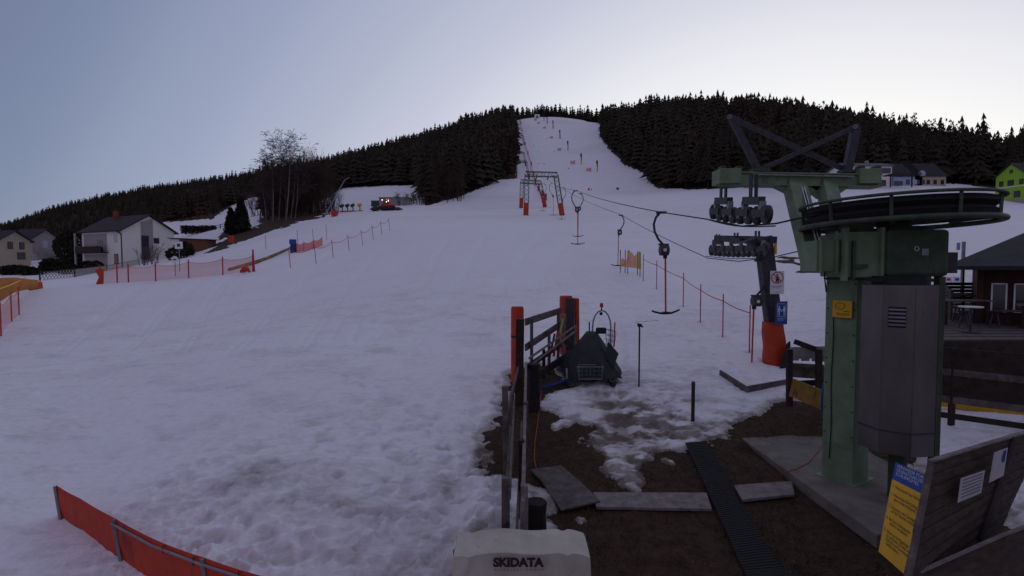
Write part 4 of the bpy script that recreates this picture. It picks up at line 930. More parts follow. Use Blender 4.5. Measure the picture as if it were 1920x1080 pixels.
bk = MB(); b0, b1, b2, b3 = W(1135,618,ax_+.1), W(1155,622,ax_+.1), W(1152,650,ax_+.1), W(1138,648,ax_+.1)
for f in (0,.33,.66,1): bk.tube([b0.lerp(b3,f), b1.lerp(b2,f)], .009, 4); bk.tube([b0.lerp(b1,f), b3.lerp(b2,f)], .007, 4); bk.tube([b0.lerp(b3,f)+Vector((0,.35,0)), b1.lerp(b2,f)+Vector((0,.35,0))], .007, 4)
part('rear_basket', bk, steel_d, sm)
part('side_marker', MB().tube([W(1153,604,ax_), W(1151,650,ax_)], .02, 6), redp, sm); part('side_marker', MB().tube([W(1105,603,ax_), W(1105,632,ax_)], .02, 6), bluef, sm)
fb = MB(); fy = by_-.85; 
def rect(z, g=0): return [W(1082-g,z,fy), W(1132+g,z,fy), W(1128+g,z-4,fy+.3), W(1086-g,z-4,fy+.3)]
T_, B_ = rect(688,0), rect(711,-3)
for q in (T_, B_): fb.tube(q, .011, 5, closed=True)
for i in range(4):
    a, b, c, d = T_[i], T_[(i+1)%4], B_[i], B_[(i+1)%4]
    for f in np.linspace(0, 1, 7): fb.tube([a.lerp(b,f), c.lerp(d,f)], .004, 3)
    for f in (.33,.66): fb.tube([a.lerp(c,f), b.lerp(d,f)], .004, 3)
part('front_basket', fb, steel, sm)
part('basket_floor', MB().slab([p+Vector((0,0,.01)) for p in B_], (0,0,.01)), steel_d, sm)
for px_ in (1066,1149):
    q = AT(px_, by_-.75); s_ = part('ski', MB().tube([q+Vector((0,1.0,.03)), q+Vector((0,.1,.03)), q+Vector((0,-.15,.08)), q+Vector((0,-.3,.2))], .05, 6), black, sm)
    part('ski_leg', MB().bar(q+Vector((0,.35,.05)), q+Vector((0,.5,.4)), .05, .05), steel, s_)
# ------------------------------------------------------------------ beige cover with lettering
cv = thing('covered_ticket_gate', 'beige fabric cover over a ticket gate with dark lettering, at the bottom edge', 'cover', (0.1,5.4,.3))
cy = 5.3; zt = W(960,1036,cy).z; xl, xr = XofPx(850,cy,zt), XofPx(1106,cy,zt); NX, NZ = 60, 30; V = []
for j in range(NZ+1):
    for i in range(NX+1):
        f = i/NX; h = j/NZ; fl = .02*math.sin(f*23+1)*h+.03*math.sin(f*9+2)*h+.018*math.sin(f*41+h*3)*h; x = xl+(xr-xl)*f+(f-.5)*.12*h
        z = zt-h*1.25-(.02 if h < .04 else 0)*((abs(f-.5)*2)**6)*2-.012*math.sin(f*13)*(1-h)
        cr_ = .05*math.exp(-((f-.93-h*.2+.1)/.03)**2)*(1-h)+.04*math.exp(-((f-.12+h*.25)/.03)**2)*(1-h)
        V.append((x, cy-.02-fl-cr_-.05*h, z))
fr = MB(); fr.add(V, [(j*(NX+1)+i, (j+1)*(NX+1)+i, (j+1)*(NX+1)+i+1, j*(NX+1)+i+1) for j in range(NZ) for i in range(NX)])
tp = [(xl+(xr-xl)*i/NX, cy-.02, V[i][2]) for i in range(NX+1)]; V2 = []
for j in range(9):
    f = j/8
    for i in range(NX+1): x, y_, z = V[i]; V2.append((x+(0), y_+.5*f, z+.03*math.sin(PI*f)*(.4+.6*math.sin(PI*i/NX))-.015*math.sin(i*.7)*math.sin(PI*f)))
fr.add(V2, [(j*(NX+1)+i, j*(NX+1)+i+1, (j+1)*(NX+1)+i+1, (j+1)*(NX+1)+i) for j in range(8) for i in range(NX)])
for s_, i0 in ((0,0),(1,NX)):
    Vs = []
    for j in range(NZ+1):
        for k in range(5): b = V[j*(NX+1)+i0]; Vs.append((b[0]+(.02*math.sin(k*2+j*.3)*(1 if s_ else -1))*(k > 0), b[1]+.5*k/4, b[2]))
    fr.add(Vs, [(j*5+k, j*5+k+1, (j+1)*5+k+1, (j+1)*5+k) for j in range(NZ) for k in range(4)])
part('fabric_cover', fr, cover, cv, smooth=True)
part('gate_frame', MB().box((xl+(xr-xl)/2, cy+.24, .6), ((xr-xl)*.8, .3, .7)), steel_d, cv)
tc0 = W(925,1062,cy-.10)
part('lettering', text_mb('SKIDATA', .125, tc0, (1,0,0), (0,.04,1), .0, width=W(1021,1062,cy-.1).x-tc0.x, bold=.008), textr, cv)
tc1 = W(927,1070,cy-.11); part('lettering', text_mb('K U D E L S K I   G R O U P', .03, tc1, (1,0,0), (0,.04,1), .0, width=W(1020,1069,cy-.1).x-tc1.x), textr, cv)
# ------------------------------------------------------------------ red banner bottom left
rb = thing('red_banner_fence', 'long red fabric banner on grey posts sunk in the snow, lower left', 'banner', GP(250,1000))
topl = [(105,910),(150,935),(215,972),(290,1012),(380,1045),(500,1083),(640,1120)]; yt = [GP(a,b).y for a, b in ((118,972),(168,1000),(245,1045),(318,1092),(410,1150),(530,1210),(670,1270))]
dn = [.62,.60,.62,.68,.72,.75,.78]
TPs = [W(a,b,y) for (a,b), y in zip(topl, yt)]
def interp_pts(P, n):
    out = []
    for a, b in zip(P, P[1:]): out += [a.lerp(b, k/n) for k in range(n)]
    return out+[P[-1]]
TT = interp_pts(TPs, 8); V = []; nz_ = 8
for i, p in enumerate(TT):
    h = np.interp(i/8, range(7), dn)
    for j in range(nz_+1):
        f = j/nz_; off = .035*math.sin(i*.8+f*3)*math.sin(PI*f)+.05*math.sin(PI*f)*math.sin(PI*(i % 8)/8)
        V.append((p.x+off*.6-.02*f, p.y-off+.05*f, p.z-h*f-.012*math.sin(PI*(i%8)/8)*(1-f)))
m1 = nz_+1; bm = MB(); bm.add(V, [(i*m1+j, i*m1+j+1, (i+1)*m1+j+1, (i+1)*m1+j) for i in range(len(TT)-1) for j in range(nz_)])
fo = part('banner_fabric', bm, red, rb, smooth=True); so_ = fo.modifiers.new('thickness', 'SOLIDIFY'); so_.thickness = .006
for i in (0,2,4,6):
    p = TPs[i]; part('post', MB().bar(p+Vector((.01,-.03,.0)), Vector((p.x+.16,p.y-.10,g1(p.x,p.y)-.1)), .045, .03, (0,1,0)), steel, rb, bev=.004)
part('top_rail', MB().tube([p+Vector((-.015,-.045,-.05)) for p in TT[16:]], .014, 6), steel, rb)
for i in (26,31,37,43): part('tie', MB().tube([TT[i]+Vector((0,-.06,-.09)), TT[i]+Vector((0,-.05,.012)), TT[i]+Vector((0,.02,-.05))], .006, 4), black, rb)
# ------------------------------------------------------------------ right foreground: sign wall and yellow sign
sw = thing('plank_wall', 'dark horizontal plank wall with two pinned notices at the lower right corner', 'wall', (4.5,5.4,.3))
tl, tr_ = W(1743,868,5.3), W(1925,812,6.15); bl = W(1697,1090,4.62); 
def wp(u_, v_):  # u along, v down in rows
    tp_ = tl.lerp(tr_, u_); bt = Vector((bl.x,bl.y,bl.z)).lerp(Vector((bl.x,bl.y,bl.z))+(tr_-tl)*1.0+Vector((.1,.35,0)), u_); return tp_.lerp(bt, v_)
wn = (tr_-tl).cross(Vector((0,0,1))).normalized()
if wn.y > 0: wn = -wn
for k in range(13):
    v0, v1 = k/9*1.15, (k+.93)/9*1.15; o_ = wn*random.uniform(0,.008)
    part('plank', MB().slab([wp(0,v0)+o_, wp(1.25,v0)+o_, wp(1.25,v1)+o_, wp(0,v1)+o_], -wn*.025), woodw, sw, bev=.003)
part('corner_post', MB().bar(wp(-.02,-.01)+wn*.03, wp(-.02,1.4)+wn*.03, .04, .05, (0,1,0)), wood, sw, bev=.005)
part('top_edge', MB().bar(wp(0,0)+Vector((0,0,.02)), wp(1.25,0)+Vector((0,0,.02)), .05, .02), woodl, sw)
part('batten', MB().bar(wp(.82,.0)+wn*.02, wp(.82,1.15)+wn*.02, .08, .03, tuple(wn)), woodd, sw)
nb_ = part('notice', MB().slab([W(1782,938,5.25)+wn*.0, W(1826,920,5.45), W(1833,878,5.45), W(1788,893,5.25)], wn*.004), paper, sw)
nb_.location += wn*.06
pr_ = MB()
for k in range(6):
    f = (k+.7)/7; a = W(1788,893,5.25).lerp(W(1782,938,5.25), f); b = W(1833,878,5.45).lerp(W(1826,920,5.45), f); pr_.bar(a.lerp(b,.1)+wn*.006, a.lerp(b,.9)+wn*.006, .01, .008, tuple(wn))
part('printed_lines', pr_, paper_t, nb_)
nc_ = part('notice', MB().slab([W(1841,901,5.5), W(1868,888,5.62), W(1876,836,5.62), W(1851,845,5.5)], wn*.004), paper, sw); nc_.location += wn*.06
part('blue_print', MB().slab([W(1850,870,5.53)+wn*.005, W(1869,862,5.61)+wn*.005, W(1873,840,5.61)+wn*.005, W(1853,848,5.53)+wn*.005], wn*.002), blue, nc_)
lb2 = thing('lower_plank_board', 'lower pale edged boards in front of the plank wall at the bottom right corner', 'boards', (4.4,4.9,1))
part('board', MB().slab([W(1720,1075,4.8), W(1880,1004,5.2), W(2000,960,5.6), W(2000,1300,4.9), W(1720,1300,4.3)], (0,.03,0)), woodw, lb2, bev=.004)
part('edge_strip', MB().bar(W(1720,1074,4.79), W(1880,1003,5.19), .03, .02).bar(W(1880,1003,5.19), W(2000,959,5.59), .03, .02), woodl, lb2)
ys_ = thing('rules_sign', 'tall yellow rules sign with a blue header beside the plank wall', 'sign', W(1690,980,5.3))
q0, q1, q2, q3 = W(1679,866,5.62), W(1741,893,5.18), W(1698,1079,4.82), W(1647,1034,5.25)
sn = (q1-q0).cross(q3-q0).normalized()
if sn.dot(q0-Vector((0,0,CAMZ))) > 0: sn = -sn
def sq(u_, v_): return q0.lerp(q1, u_).lerp(q3.lerp(q2, u_), v_)
part('yellow_panel', MB().slab([sq(0,.20), sq(1,.20), sq(1,1), sq(0,1)], -sn*.01), yellow, ys_)
part('blue_header', MB().slab([sq(0,0), sq(1,0), sq(1,.198), sq(0,.198)], -sn*.01), blue, ys_)
rdir = (q1-q0).normalized(); udir = (q0-q3).normalized()
rows = [('HINWEISE FÜR', .05, textw, .09, .8), ('DIE BENÜTZUNG DES', .095, textw, .09, .8), ('SCHLEPPLIFTES', .14, textw, .09, .7),
 ('1.  Nicht aus der Spur fahren.', .28, textd, .05, .88), ('2.  Während der Fahrt Schlepp-', .37, textd, .05, .88), ('     spur nicht verlassen.', .41, textd, .05, .72), ('3.  Aussteigen oder Zusteigen', .50, textd, .05, .88), ('     auf der Strecke verboten.', .54, textd, .05, .84),
 ('4.  Bei Sturz Schleppspur', .63, textd, .05, .8), ('     sofort verlassen.', .67, textd, .05, .62), ('5.  Sitzen am Schleppbügel', .76, textd, .05, .84), ('     ist verboten. Kinder unter', .80, textd, .05, .88), ('     Aufsicht von Erwachsenen', .84, textd, .05, .86), ('     befördern.', .88, textd, .05, .45)]
wS = (q1-q0).length
for s_, v_, m_, u_, f_ in rows:
    u3 = (sq(u_,v_-.03)-sq(u_,v_)).normalized(); part('lettering', text_mb(s_, .05 if m_ is textw else .047, sq(u_, v_)+sn*.004, (sq(u_+.5,v_)-sq(u_,v_)), u3, 0, width=f_*wS), m_, ys_)
# right plank fence with gaps
rf = thing('plank_fence', 'tall dark plank fence with open gaps below, right of the metal motor housing', 'fence', (9.2,10.4,.6))
FA, FB = Vector((8.65,11.0,0)), Vector((11.4,9.2,0))
def rfz(z0, z1, nm='plank', m=woodd, o_=0, a=0, b=1):
    A = FA.lerp(FB, a); B = FA.lerp(FB, b); part(nm, MB().slab([Vector((A.x,A.y+o_,z0)), Vector((B.x,B.y+o_,z0-.08)), Vector((B.x,B.y+o_,z1-.08)), Vector((A.x,A.y+o_,z1))], (.01,.035,0)), m, rf, bev=.004)
for k in range(8): rfz(1.35+k*.145, 1.35+k*.145+.150, o_=random.uniform(-.01,.01), m=woodd if k % 4 else wood)
rfz(1.02,1.14); rfz(.58,.78)
for f in (.02,.22,.62,.98): A = FA.lerp(FB, f); part('post', MB().box((A.x,A.y+.06,1.4), (.1,.08,2.2)), woodd, rf, bev=.005)
single('yellow_beam', MB().bar((9.0,11.9,1.12), (12.4,10.2,1.0), .08, .13), yellow, 'yellow beam lying on the snow behind the gaps of the plank fence', 'beam', bev=.006)
single('yellow_beam', MB().bar((8.6,11.2,.62), (10.4,10.0,.62), .06, .1), yellow, 'lower yellow beam at the foot of the plank fence', 'beam', bev=.006)
# ------------------------------------------------------------------ terrace and hut
dk = thing('timber_deck', 'timber terrace in front of the brown hut', 'deck', (12,14,2.3))
ZD = 2.42
for k in range(46):
    y_ = 12.3+k*.2; x0 = .845*y_-.5; part('deck_board', MB().slab([(x0,y_,ZD-.04),(22,y_,ZD-.04),(22,y_+.185,ZD-.04),(x0,y_+.185,ZD-.04)], (0,0,.04)), wood if k % 3 else woodd, dk)
part('deck_skirt', MB().box((16.0,12.25,ZD-.5), (12.0,.06,.95)), woodd, dk)
ht = thing('wooden_hut', 'brown timber hut with a dark hipped roof and white framed windows on the terrace', 'hut', (17,18,ZD))
hx0, hx1, hy0, hy1 = 14.85, 23, 16.2, 22.5; ze = 4.32
for k in range(13): z = ZD+k*.145; part('wall_board', MB().box(((hx0+hx1)/2, hy0+.03+.004*(k%2), z+.072), (hx1-hx0, .06, .150)).box((hx0+.03, (hy0+hy1)/2, z+.072), (.06, hy1-hy0-.12, .150)), woodb, ht)
part('corner_post', MB().box((hx0-.02, hy0-.02, (ZD+ze)/2), (.16,.16,ze-ZD)), woodb, ht)
e0, e1, e2, e3 = Vector((hx0-.9,hy0-.8,ze-.1)), Vector((hx1+.5,hy0-.8,ze-.1)), Vector((hx1+.5,hy1+.6,ze-.1)), Vector((hx0-.9,hy1+.6,ze-.1))
r0_, r1_ = Vector((hx0+1.6,19.2,5.6)), Vector((hx1+.5,19.2,5.6))
rm = MB(); rm.add([e0,e1,e2,e3,r0_,r1_,e0-Vector((0,0,.12)),e1-Vector((0,0,.12)),e2-Vector((0,0,.12)),e3-Vector((0,0,.12))], [(0,1,5,4),(3,0,4),(2,3,4,5),(1,2,5),(0,6,7,1),(3,9,6,0),(2,8,9,3),(6,9,8,7)])
part('roof', rm, rooft, ht)
for px_ in (1868,1905):
    c = Vector((hx0+(.42 if px_ == 1868 else .93), hy0-.04, W(px_,558,15.9).z)); fr_ = MB()
    for dx, dz, sx_, sz_ in ((-.165,0,.04,.9),(.165,0,.04,.9),(0,.43,.37,.04),(0,-.43,.37,.04)): fr_.box(c+Vector((dx,0,dz)), (sx_,.06,sz_))
    wdw = part('window', fr_, white, ht, bev=.004); part('pane', MB().box(c+Vector((0,.02,0)), (.30,.02,.84)), glass, wdw)
R_h = Matrix.Translation((hx0,hy0,0)) @ Matrix.Rotation(math.radians(-40),4,'Z') @ Matrix.Translation((-hx0,-hy0,0))
for o_ in ht.children_recursive: o_.data.transform(R_h)
def bench(label, c, ln, h=.45, d=.35, yaw=0, back=False):
    t = thing('bench', label, 'bench', c, rz=yaw)
    L_ = lambda: MB()
    part('seat', MB().box((0,0,h), (ln,d,.05)), wood, t, bev=.005, local=True)
    for s_ in (-1,1): part('leg', MB().box((s_*ln*.42,0,h/2), (.06,d*.9,h-.05)), woodd, t, local=True)
bench('long wooden bench in front of the hut windows', Vector((15.75,14.75,ZD)), 2.4, yaw=math.radians(-40))
bench('wooden table-high bench board under the left hut window', Vector((15.3,14.2,ZD)), 1.8, .68, .45, yaw=math.radians(-40))
def table(label, c, ln, wd_, h=.75, rnd=False, m=wood):
    t = thing('table', label, 'table', c)
    if rnd:
        part('table_top', MB().cyl((0,0,h), (0,0,h+.03), wd_, 20), m, t, local=True); part('stand', MB().cyl((0,0,.02), (0,0,h), .03, 8).cyl((0,0,0), (0,0,.03), .22, 14), steel_d, t, local=True)
    else:
        part('table_top', MB().box((0,0,h), (ln,wd_,.04)), m, t, local=True)
        for a in (-1,1):
            for b in (-1,1): part('leg', MB().box((a*ln*.42,b*wd_*.38,h/2), (.05,.05,h-.04)), woodd, t, local=True)
table('round table with a pale top on the terrace', Vector((W(1820,583,13.8).x,13.8,ZD)), 0, .27, .68, True, white)
table('long narrow table on the terrace near the metal housing', Vector((13.7,15.6,ZD)), 1.5, .6)
table('wooden table by the terrace railing', Vector((16.0,18.6,ZD)), 1.6, .7)
for i, (x_, y_) in enumerate(((13.2,14.9),(14.1,14.9),(14.3,16.4))):
    t = thing('stool', ['stool in front of the long terrace table, left','stool in front of the long terrace table, right','stool behind the long terrace table'][i], 'stool', (x_,y_,ZD))
    part('seat', MB().cyl((0,0,.45), (0,0,.49), .17, 14), woodd, t, local=True)
    for q in range(4): part('leg', MB().bar((.05*math.cos(q*PI/2),.05*math.sin(q*PI/2),.45), (.16*math.cos(q*PI/2),.16*math.sin(q*PI/2),0), .025,.025), steel_d, t, local=True)
rl = thing('terrace_railing', 'wooden railing with dark slats at the back of the terrace', 'railing', (13,19.5,ZD))
for z in (.25,.55,.95): part('rail', MB().bar((14.6,17,ZD+z), (17.4,20.5,ZD+z+.02), .04, .09 if z < .9 else .06), wood, rl)
for f in (0,.33,.66,1): part('post', MB().box(Vector((14.6,17,ZD+.5)).lerp(Vector((17.4,20.5,ZD+.5)), f), (.08,.08,1.05)), wood, rl)
for k in range(8): part('slat', MB().box((18.2,20.8,ZD+.1+k*.14), (1.5,.03,.12)), woodd, rl)
dp = AT(1803,21); t = thing('notice_post', 'tall grey post with a small blue notice beyond the terrace', 'post', dp)
part('pole', MB().bar(dp, Vector((dp.x,dp.y,W(1803,453,21).z)), .09, .09), steel, t); part('notice', MB().box(W(1797,462,20.9), (.14,.02,.3)), lblue, t)
t = thing('banner_boards', 'row of pale banners with small blue and red logos on the snow beyond the terrace', 'banner', AT(1780,26))
for k, px_ in enumerate((1762,1778,1794)):
    c = W(px_,524,24); part('banner', MB().box(c, (.36,.03,.26)), white, t); part('logo', MB().box(c+Vector((0,-.02,0)), (.18,.01,.12)), (blue,redsign,blue)[k], t)
# ------------------------------------------------------------------ houses
def house(name, label, px, y, a, Wd, Ln, eave, ridge, wall, roof, wins=(), base=None, over=.6, chim=None, strips=(), group=None, doors=()):
    c = AT(px, y); z0 = c.z if base is None else base; g = Vector((math.cos(a), math.sin(a), 0)); s = Vector((-math.sin(a), math.cos(a), 0)); O = Vector((c.x, c.y, z0))
    P = lambda u_, v_, z: O+g*u_+s*v_+Vector((0,0,z))
    t = thing(name, label, 'house', O, group)
    part('wall', MB().slab([P(0,0,-2.5), P(Wd,0,-2.5), P(Wd,0,eave), P(Wd/2,0,ridge-.12), P(0,0,eave)], s*Ln), wall, t)
    k = (ridge-eave)/(Wd/2)
    for sg_ in (0,1):
        e = -over if sg_ == 0 else Wd+over; ze_ = eave-k*over
        rfp = part('roof', MB().slab([P(e,-over,ze_+.02), P(Wd/2,-over,ridge+.02), P(Wd/2,Ln+over,ridge+.02), P(e,Ln+over,ze_+.02)], (0,0,.22)), roof, t)
    if chim:
        for (u_, v_, h_) in chim: part('chimney', MB().box(P(u_, v_, ridge+h_/2-.6), (.7,.7,h_+.8)), brick if wall is plaster else plaster_g, rfp)
    def face(f):
        return {'g': (lambda u_, z, o: P(u_, -o, z), g, -s), 's': (lambda u_, z, o: P(-o, u_, z), s, -g), 'o': (lambda u_, z, o: P(Wd+o, u_, z), s, g)}[f]
    for (f, u_, z, w_, h_, m_) in wins:
        fn_, d_, nn = face(f); mb = MB()
        c_ = fn_(u_, z, .05)
        for du, dz, a_, b_ in ((-w_/2,0,.1,h_+.1),(w_/2,0,.1,h_+.1),(0,h_/2,w_-.1,.1),(0,-h_/2,w_-.1,.1)):
            p_ = c_+d_*du+Vector((0,0,dz)); mb.slab([p_-d_*a_/2-Vector((0,0,b_/2)), p_+d_*a_/2-Vector((0,0,b_/2)), p_+d_*a_/2+Vector((0,0,b_/2)), p_-d_*a_/2+Vector((0,0,b_/2))], -nn*.1)
        wi = part('window', mb, woodd if m_ is not glassl else white, t); pm = MB(); cc = fn_(u_, z, .09)
        pm.slab([cc-d_*(w_/2-.04)-Vector((0,0,h_/2-.04)), cc+d_*(w_/2-.04)-Vector((0,0,h_/2-.04)), cc+d_*(w_/2-.04)+Vector((0,0,h_/2-.04)), cc-d_*(w_/2-.04)+Vector((0,0,h_/2-.04))], -nn*.05); part('pane', pm, m_, wi)
    return t, P, g, s
A65 = math.radians(65)
t, P, g, s = house('white_house', 'white two-storey house with a gable end, dark roof and a balcony, left side', 231, 95, A65, 9.4, 13.5, 7.0, 10.0, plaster, rooft,
    [('s',2.1,5.6,1.1,1.9,glassl),('s',2.1,1.6,1.2,1.8,glass),('g',3.9,3.8,1.3,4.6,plaster_g and glass),('g',6.0,5.2,.9,1.0,glass)], chim=[(4.0,9.5,1.4)])
part('grey_panel', MB().slab([P(3.2,-.02,0), P(5.4,-.02,0), P(5.4,-.02,9.4), P(3.2,-.02,8.6)], -s*.03), plaster_g, t)
bal = part('balcony', MB().slab([P(-1.3,4.6,2.7), P(-1.3,13.4,2.7), P(0,13.4,2.7), P(0,4.6,2.7)], (0,0,.2)).slab([P(-1.3,4.6,2.9), P(-1.3,13.4,2.9), P(-1.2,13.4,2.9), P(-1.2,4.6,2.9)], (0,0,1.1)), woodd, t)
part('recess', MB().slab([P(-.03,5,3.0), P(-.03,12.8,3.0), P(-.03,12.8,6.4), P(-.03,5,6.4)], g*.02), plaster_g, t)
part('ground_recess', MB().slab([P(-.03,5,-.5), P(-.03,12.8,-.5), P(-.03,12.8,2.5), P(-.03,5,2.5)], g*.02), plaster_g, t)
part('balcony_door', MB().slab([P(-.06,6.3,3.0), P(-.06,8.2,3.0), P(-.06,8.2,5.3), P(-.06,6.3,5.3)], g*.02), glass, t)
part('downpipe', MB().tube([P(-.15,1.6,6.8), P(-.15,.2,6.2), P(-.15,.05,5.6), P(-.15,.05,-1)], .09, 6), woodd, t); part('corner_post', MB().bar(P(-1.2,13.4,-1), P(-1.2,13.4,6.6), .25, .25), plaster_g, t)
house('cream_house', 'cream gabled house with a dark roof cut by the left edge', 0, 118, math.radians(78), 6.4, 8, 4.2, 6.4, cream, rooft, [('g',2.2,3.0,1,1.6,glass),('g',4.6,3.0,1,1.6,glass),('g',4.4,.6,1.6,1.6,glass),('s',2.5,3.0,1.4,1.5,glass)], base=W(0,484,118).z, chim=[(3,5,1)])
t, P, g, s = house('grey_house', 'grey house with a terrace wall, between the cream and the white house', 62, 136, math.radians(78), 6.6, 8, 4.8, 7.2, plaster_g, rooft, [('g',3.0,3.2,1,1.6,glassl),('g',6.0,3.2,1.2,1.6,glass),('s',5,3.2,3,1.5,glass)], base=W(62,480,136).z)
part('terrace_wall', MB().slab([P(-2,-4,-2.5), P(5,-4,-2.5), P(5,-4,.6), P(-2,-4,.6)], s*3.5), plaster_g, t)
RH = math.radians(-90)
def rhouse(name, label, px, y, ln, dep, eave, ridge, wall, roof, wins, **k):
    # facade (eave side) looks at the camera; px is its left end
    px = 960+(px-960)*y/(y+dep); y = y+dep; return house(name, label, px, y, RH+math.radians(k.pop('yaw', 0)), dep, ln, eave, ridge, wall, roof, [('o',)+w_ for w_ in wins], **k)
YH = 140
rhouse('white_farmhouse', 'white two-storey house with a brown balcony, leftmost of the far houses on the right', 1592, YH, 11.5, 9, 6.2, 7.6, beige, roofsn, [(6.2,4.9,1.5,1.4,glass),(9.8,4.9,2.6,1.3,glass),(9.2,1.6,1.4,1.5,glass),(3.0,4.9,1.6,1.4,glass),(3.0,1.6,1.6,1.4,glass)], base=W(1592,353,YH).z-.2, chim=[(4,4,1.2),(4,8,1.2)], over=.5)
rhouse('pale_blue_house', 'pale blue house under a dark roof, between the white and the cream house', 1675, YH+2, 8.0, 9, 3.6, 7.6, lblue, rooft, [(6.0,1.9,.9,1.2,glassl),(4.0,1.9,.9,1.2,glass),(1.4,1.2,2.2,1.8,glass)], base=W(1675,353,YH+2).z-.2, over=.3)
rhouse('cream_longhouse', 'low cream house with five windows, joined right of the pale blue house', 1715, YH+2, 8.6, 9, 3.6, 7.6, cream, rooft, [(x_,1.9,.8,1.1,glass) for x_ in (.9,2.3,3.7,5.6,7.6)], base=W(1715,353,YH+2).z-.2, over=.3)
pk = W(1729,325,YH-1.0); single('roof_window', MB().box(pk, (1.1,.8,1.3), Matrix.Rotation(-.7,3,'X')), glassl, 'bright skylight on the dark roof of the cream longhouse', 'skylight')
sh = thing('carport', 'dark open carport between the white and the pale blue house', 'carport', AT(1682,YH-3))
c = W(1683,352,YH-3.5); part('roof', MB().box(c+Vector((0,0,3.3)), (6.0,3,.25)), woodd, sh); 
for dx in (-2.8,2.8): part('post', MB().box(c+Vector((dx,-1.2,1.6)), (.25,.25,3.2)), woodd, sh)
t, P, g, s = house('lime_house', 'bright lime green gabled house on the hillside at the right edge', 1866, 132, math.radians(-75), 6.4, 10, 5.8, 8.8, lime, rooft, [('g',1.2,4.0,.8,1.2,glass),('g',3.2,4.0,1.2,1.3,glass),('g',5.4,4,.8,1.2,glass),('g',4.6,1.0,1.2,1.5,glass),('g',3.2,6.8,.6,.8,glass),('o',3,4,1.2,1.3,glass)], base=W(1866,376,132).z, chim=[(4.0,4,1.2)])
part('white_band', MB().slab([P(-.02,-.03,2.9), P(6.4,-.03,2.9), P(6.4,-.03,3.1), P(-.02,-.03,3.1)], s*.02), white, t); part('stone_base', MB().slab([P(1,-.06,-2.5), P(6.45,-.06,-2.5), P(6.45,-.06,-.2), P(1,-.06,-.2)], s*.04), plaster_g, t)
# sheds and yard on the left
def shed(label, px, y, ln, h, d, m, r=rooft, base=None):
    c = AT(px, y); z = c.z if base is None else base; t = thing('shed', label, 'shed', (c.x, c.y, z)); part('wall', MB().box((0,0,h/2-.5), (ln,d,h+1)), m, t, local=True); part('roof', MB().slab([(-ln/2-.3,-d/2-.3,h+.02),(ln/2+.3,-d/2-.3,h-.2),(ln/2+.3,d/2+.3,h-.1),(-ln/2-.3,d/2+.3,h+.12)], (0,0,.15)), r, t, local=True); return t
shed('low brown wooden shed right of the white house', 372, 96, 5.0, 2.1, 3, M('shed_brown',(.16,.075,.04),.85,0,.4,4,.2), base=W(372,470,96).z)
shed('small white garden wall shed touching the white house', 338, 97, 2.4, 2.4, 2, plaster, base=W(338,472,97).z)
single('orange_box', MB().box(AT(434,90,.9)+Vector((0,0,.0)), (.75,.5,1.2)), orange, 'small orange box standing at the edge of the yard', 'box')
def blob_shrub(name, label, cat, base, w_, h_, m, n=400, sz=.22, shape='ball', dp=None, seed=1, stem=True, group=None):
    rg = random.Random(seed); t = thing(name, label, cat, base, group); mb = MB()
    for k in range(n):
        a = rg.uniform(0, 2*PI); zf_ = rg.random()**.8
        if shape == 'cone': R = (1-zf_)**.7*(.95 if zf_ > .08 else .7)
        elif shape == 'box': R = 1
        else: R = math.sqrt(max(0, 1-(2*zf_-1)**2))
        rr_ = math.sqrt(rg.uniform(.35,1))*R
        x = rr_*math.cos(a)*w_/2; y_ = rr_*math.sin(a)*(dp or w_)/2
        if shape == 'box': x = rg.uniform(-1,1)*w_/2; y_ = rg.uniform(-1,1)*(dp or w_)/2
        p = Vector((x, y_, zf_*h_)); q = Vector((rg.gauss(0,1), rg.gauss(0,1), rg.gauss(0,1))).normalized(); s_ = q.orthogonal().normalized()*sz*rg.uniform(.6,1.4); u_ = q.cross(s_)
        mb.add([p-s_*.5, p+s_*.5, p+u_], [(0,1,2)])
    part('foliage', mb, m, t, local=True)
    if stem: part('stem', MB().cyl((0,0,-.1), (0,0,h_*.7), w_*.05, 6, .02), trunkm, t, local=True)
    return t
blob_shrub('cedar_tree', 'taller right one of two dark columnar conifers in the yard behind the shed', 'conifer', AT(453,108), 4.0, 7.0, cedar, 2600, .5, 'cone', seed=4)
blob_shrub('cedar_tree', 'shorter left one of two dark columnar conifers in the yard behind the shed', 'conifer', AT(434,108), 3.2, 5.4, cedar, 2000, .5, 'cone', seed=5)
blob_shrub('hedge', 'long leafless brown hedge on the snow behind the white house', 'hedge', AT(372,128), 8.5, 1.9, foliage2, 2600, .3, 'box', 1.2, 6, False)
for i, (px_, y_, w_, h_) in enumerate(((272,86,4.5,3.6),(288,86,3.5,4.4))):
    t = thing('garden_shrub', ['wide bare shrub in front of the white house gable','taller bare shrub in front of the white house gable'][i], 'shrub', AT(px_,y_)); mb = MB(); rg = random.Random(i+40)
    for k in range(9): bare_tree(mb, AT(px_,y_)+Vector((rg.uniform(-.8,.8),rg.uniform(-.5,.5),-.1)), h_*rg.uniform(.6,.9), rg, .5, (rg.uniform(-.5,.5),0), .05, 3, 6)
    part('branches', mb, twig, t)
for i, (px_, py_2, y_, w_) in enumerate(((166,0,93,2.2),(182,0,92,2.0),(325,0,84,2.2),(345,0,84,3.0),(352,0,90,2.0))):
    blob_shrub('round_bush', ['round clipped bush at the left corner of the white house','round clipped bush under the balcony of the white house','small dark bush right of the white house','wide dark bush right of the white house','dark bush in front of the brown shed'][i], 'bush', AT(px_,y_), w_, w_*.9, cedar, 500, .3, seed=60+i)
